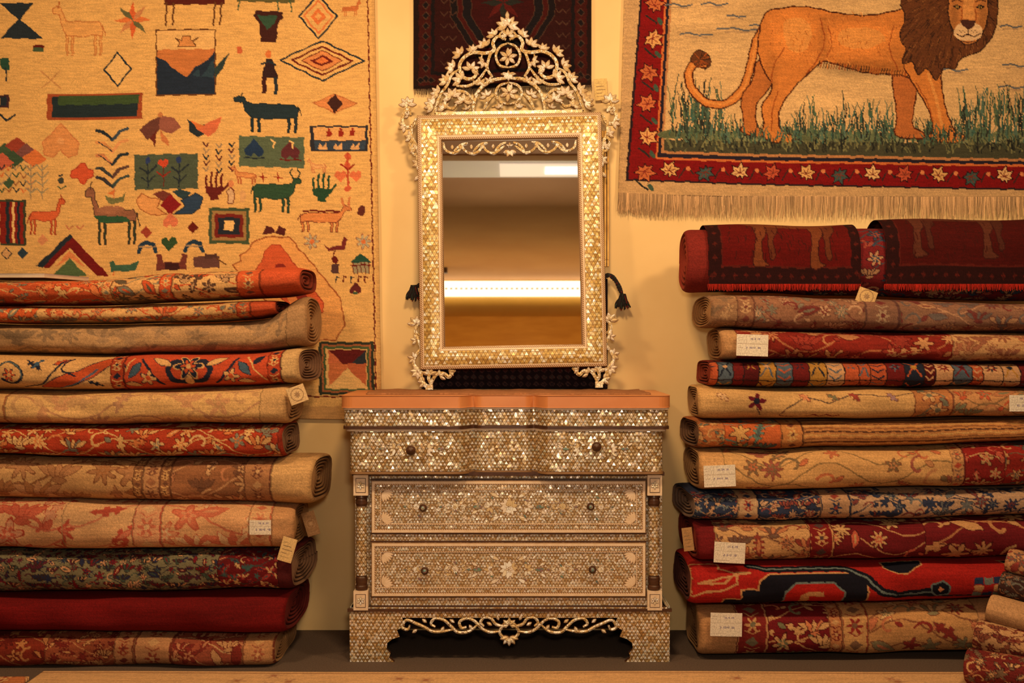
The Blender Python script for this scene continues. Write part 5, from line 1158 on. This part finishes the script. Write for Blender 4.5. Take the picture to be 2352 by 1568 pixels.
TM=[noisy_mat('tassel_black',(26,18,18),(38,24,22),60,.9),noisy_mat('tassel_red',(110,26,20),(80,20,18),60,.9),noisy_mat('tassel_green',(46,60,40),(36,50,36),60,.9)]
def tassel(pts,y,sc=1.0):
    b=MB(); P=[wp(px,py,y) for px,py in pts]
    C_=crom([(p[0],p[2]) for p in P],8)
    for off in (-0.004,0.004): b.ribbon([(c[0]+off*math.sin(i*1.3),c[1]+off*math.cos(i*1.3)) for i,c in enumerate(C_)][::2]+[tuple(C_[-1])],0.013*sc,y+0.006,y-0.006,0,0,3)
    for i in range(2,len(C_)-1,4): b.leaf(C_[i][0],C_[i][1],i*0.9,0.009,0.006,y-0.004,y-0.009,1+(i//4)%2,0)
    e=P[-1]; r=random.Random(3)
    for k in range(70):
        a=-math.pi/2+r.uniform(-.75,.75); L=r.uniform(.03,.055)*sc; b.ribbon([(e[0]+r.uniform(-.012,.012),e[2]+0.014),(e[0]+math.cos(a)*L*.6+r.uniform(-.006,.006),e[2]+math.sin(a)*L*.5),(e[0]+math.cos(a)*L,e[2]+math.sin(a)*L)],0.006,y+r.uniform(0,.008),y-r.uniform(0.002,.012),r.choice([0,0,0,1,2]),0,3)
    o=b.obj('tassel',TM,None); par(o,bag)
tassel([(984,650),(972,652),(960,656),(950,662)],0.455,1.1); tassel([(1384,656),(1388,638),(1400,632),(1414,644),(1424,664),(1430,682)],0.455,1.1)
# ---------------------------------------------------------------- camera, lights, world
cam=bpy.data.cameras.new('camera'); cam.sensor_width=36; cam.lens=36*F/2352; co=bpy.data.objects.new('camera',cam); COL.objects.link(co)
co.location=(0,-CD,H); co.rotation_euler=(math.radians(90),0,0); S.camera=co
def area(name,loc,tgt,sx,sy,e,c):
    l=bpy.data.lights.new(name,'AREA'); l.shape='RECTANGLE'; l.size=sx; l.size_y=sy; l.energy=e; l.color=c
    o=bpy.data.objects.new(name,l); COL.objects.link(o); o.location=loc
    o.rotation_euler=(Vector(tgt)-Vector(loc)).to_track_quat('-Z','Y').to_euler(); return o
WC=(1.0,0.655,0.32)
for x,e in ((-1.7,31),(0,35),(1.7,31)): area('ceiling_spot',(x,-1.5,2.98),(x*0.9,0.45,1.0),0.35,0.2,e,WC)
area('added_camera_fill',(0.1,-4.45,1.62),(0,0.4,1.1),0.3,0.2,37,(1,0.79,0.54))  # added fill lamp just above the camera, also brings glints to the pearl
area('added_ceiling_fill',(0,-6.7,1.5),(0,-6.6,3.1),4.0,0.3,46,(1.0,0.66,0.24))  # added lamp without a fixture, brightens the ceiling that the mirror reflects
w=bpy.data.worlds.new('world'); S.world=w; w.use_nodes=True
w.node_tree.nodes['Background'].inputs[0].default_value=(1.0,0.66,0.38,1); w.node_tree.nodes['Background'].inputs[1].default_value=0.07
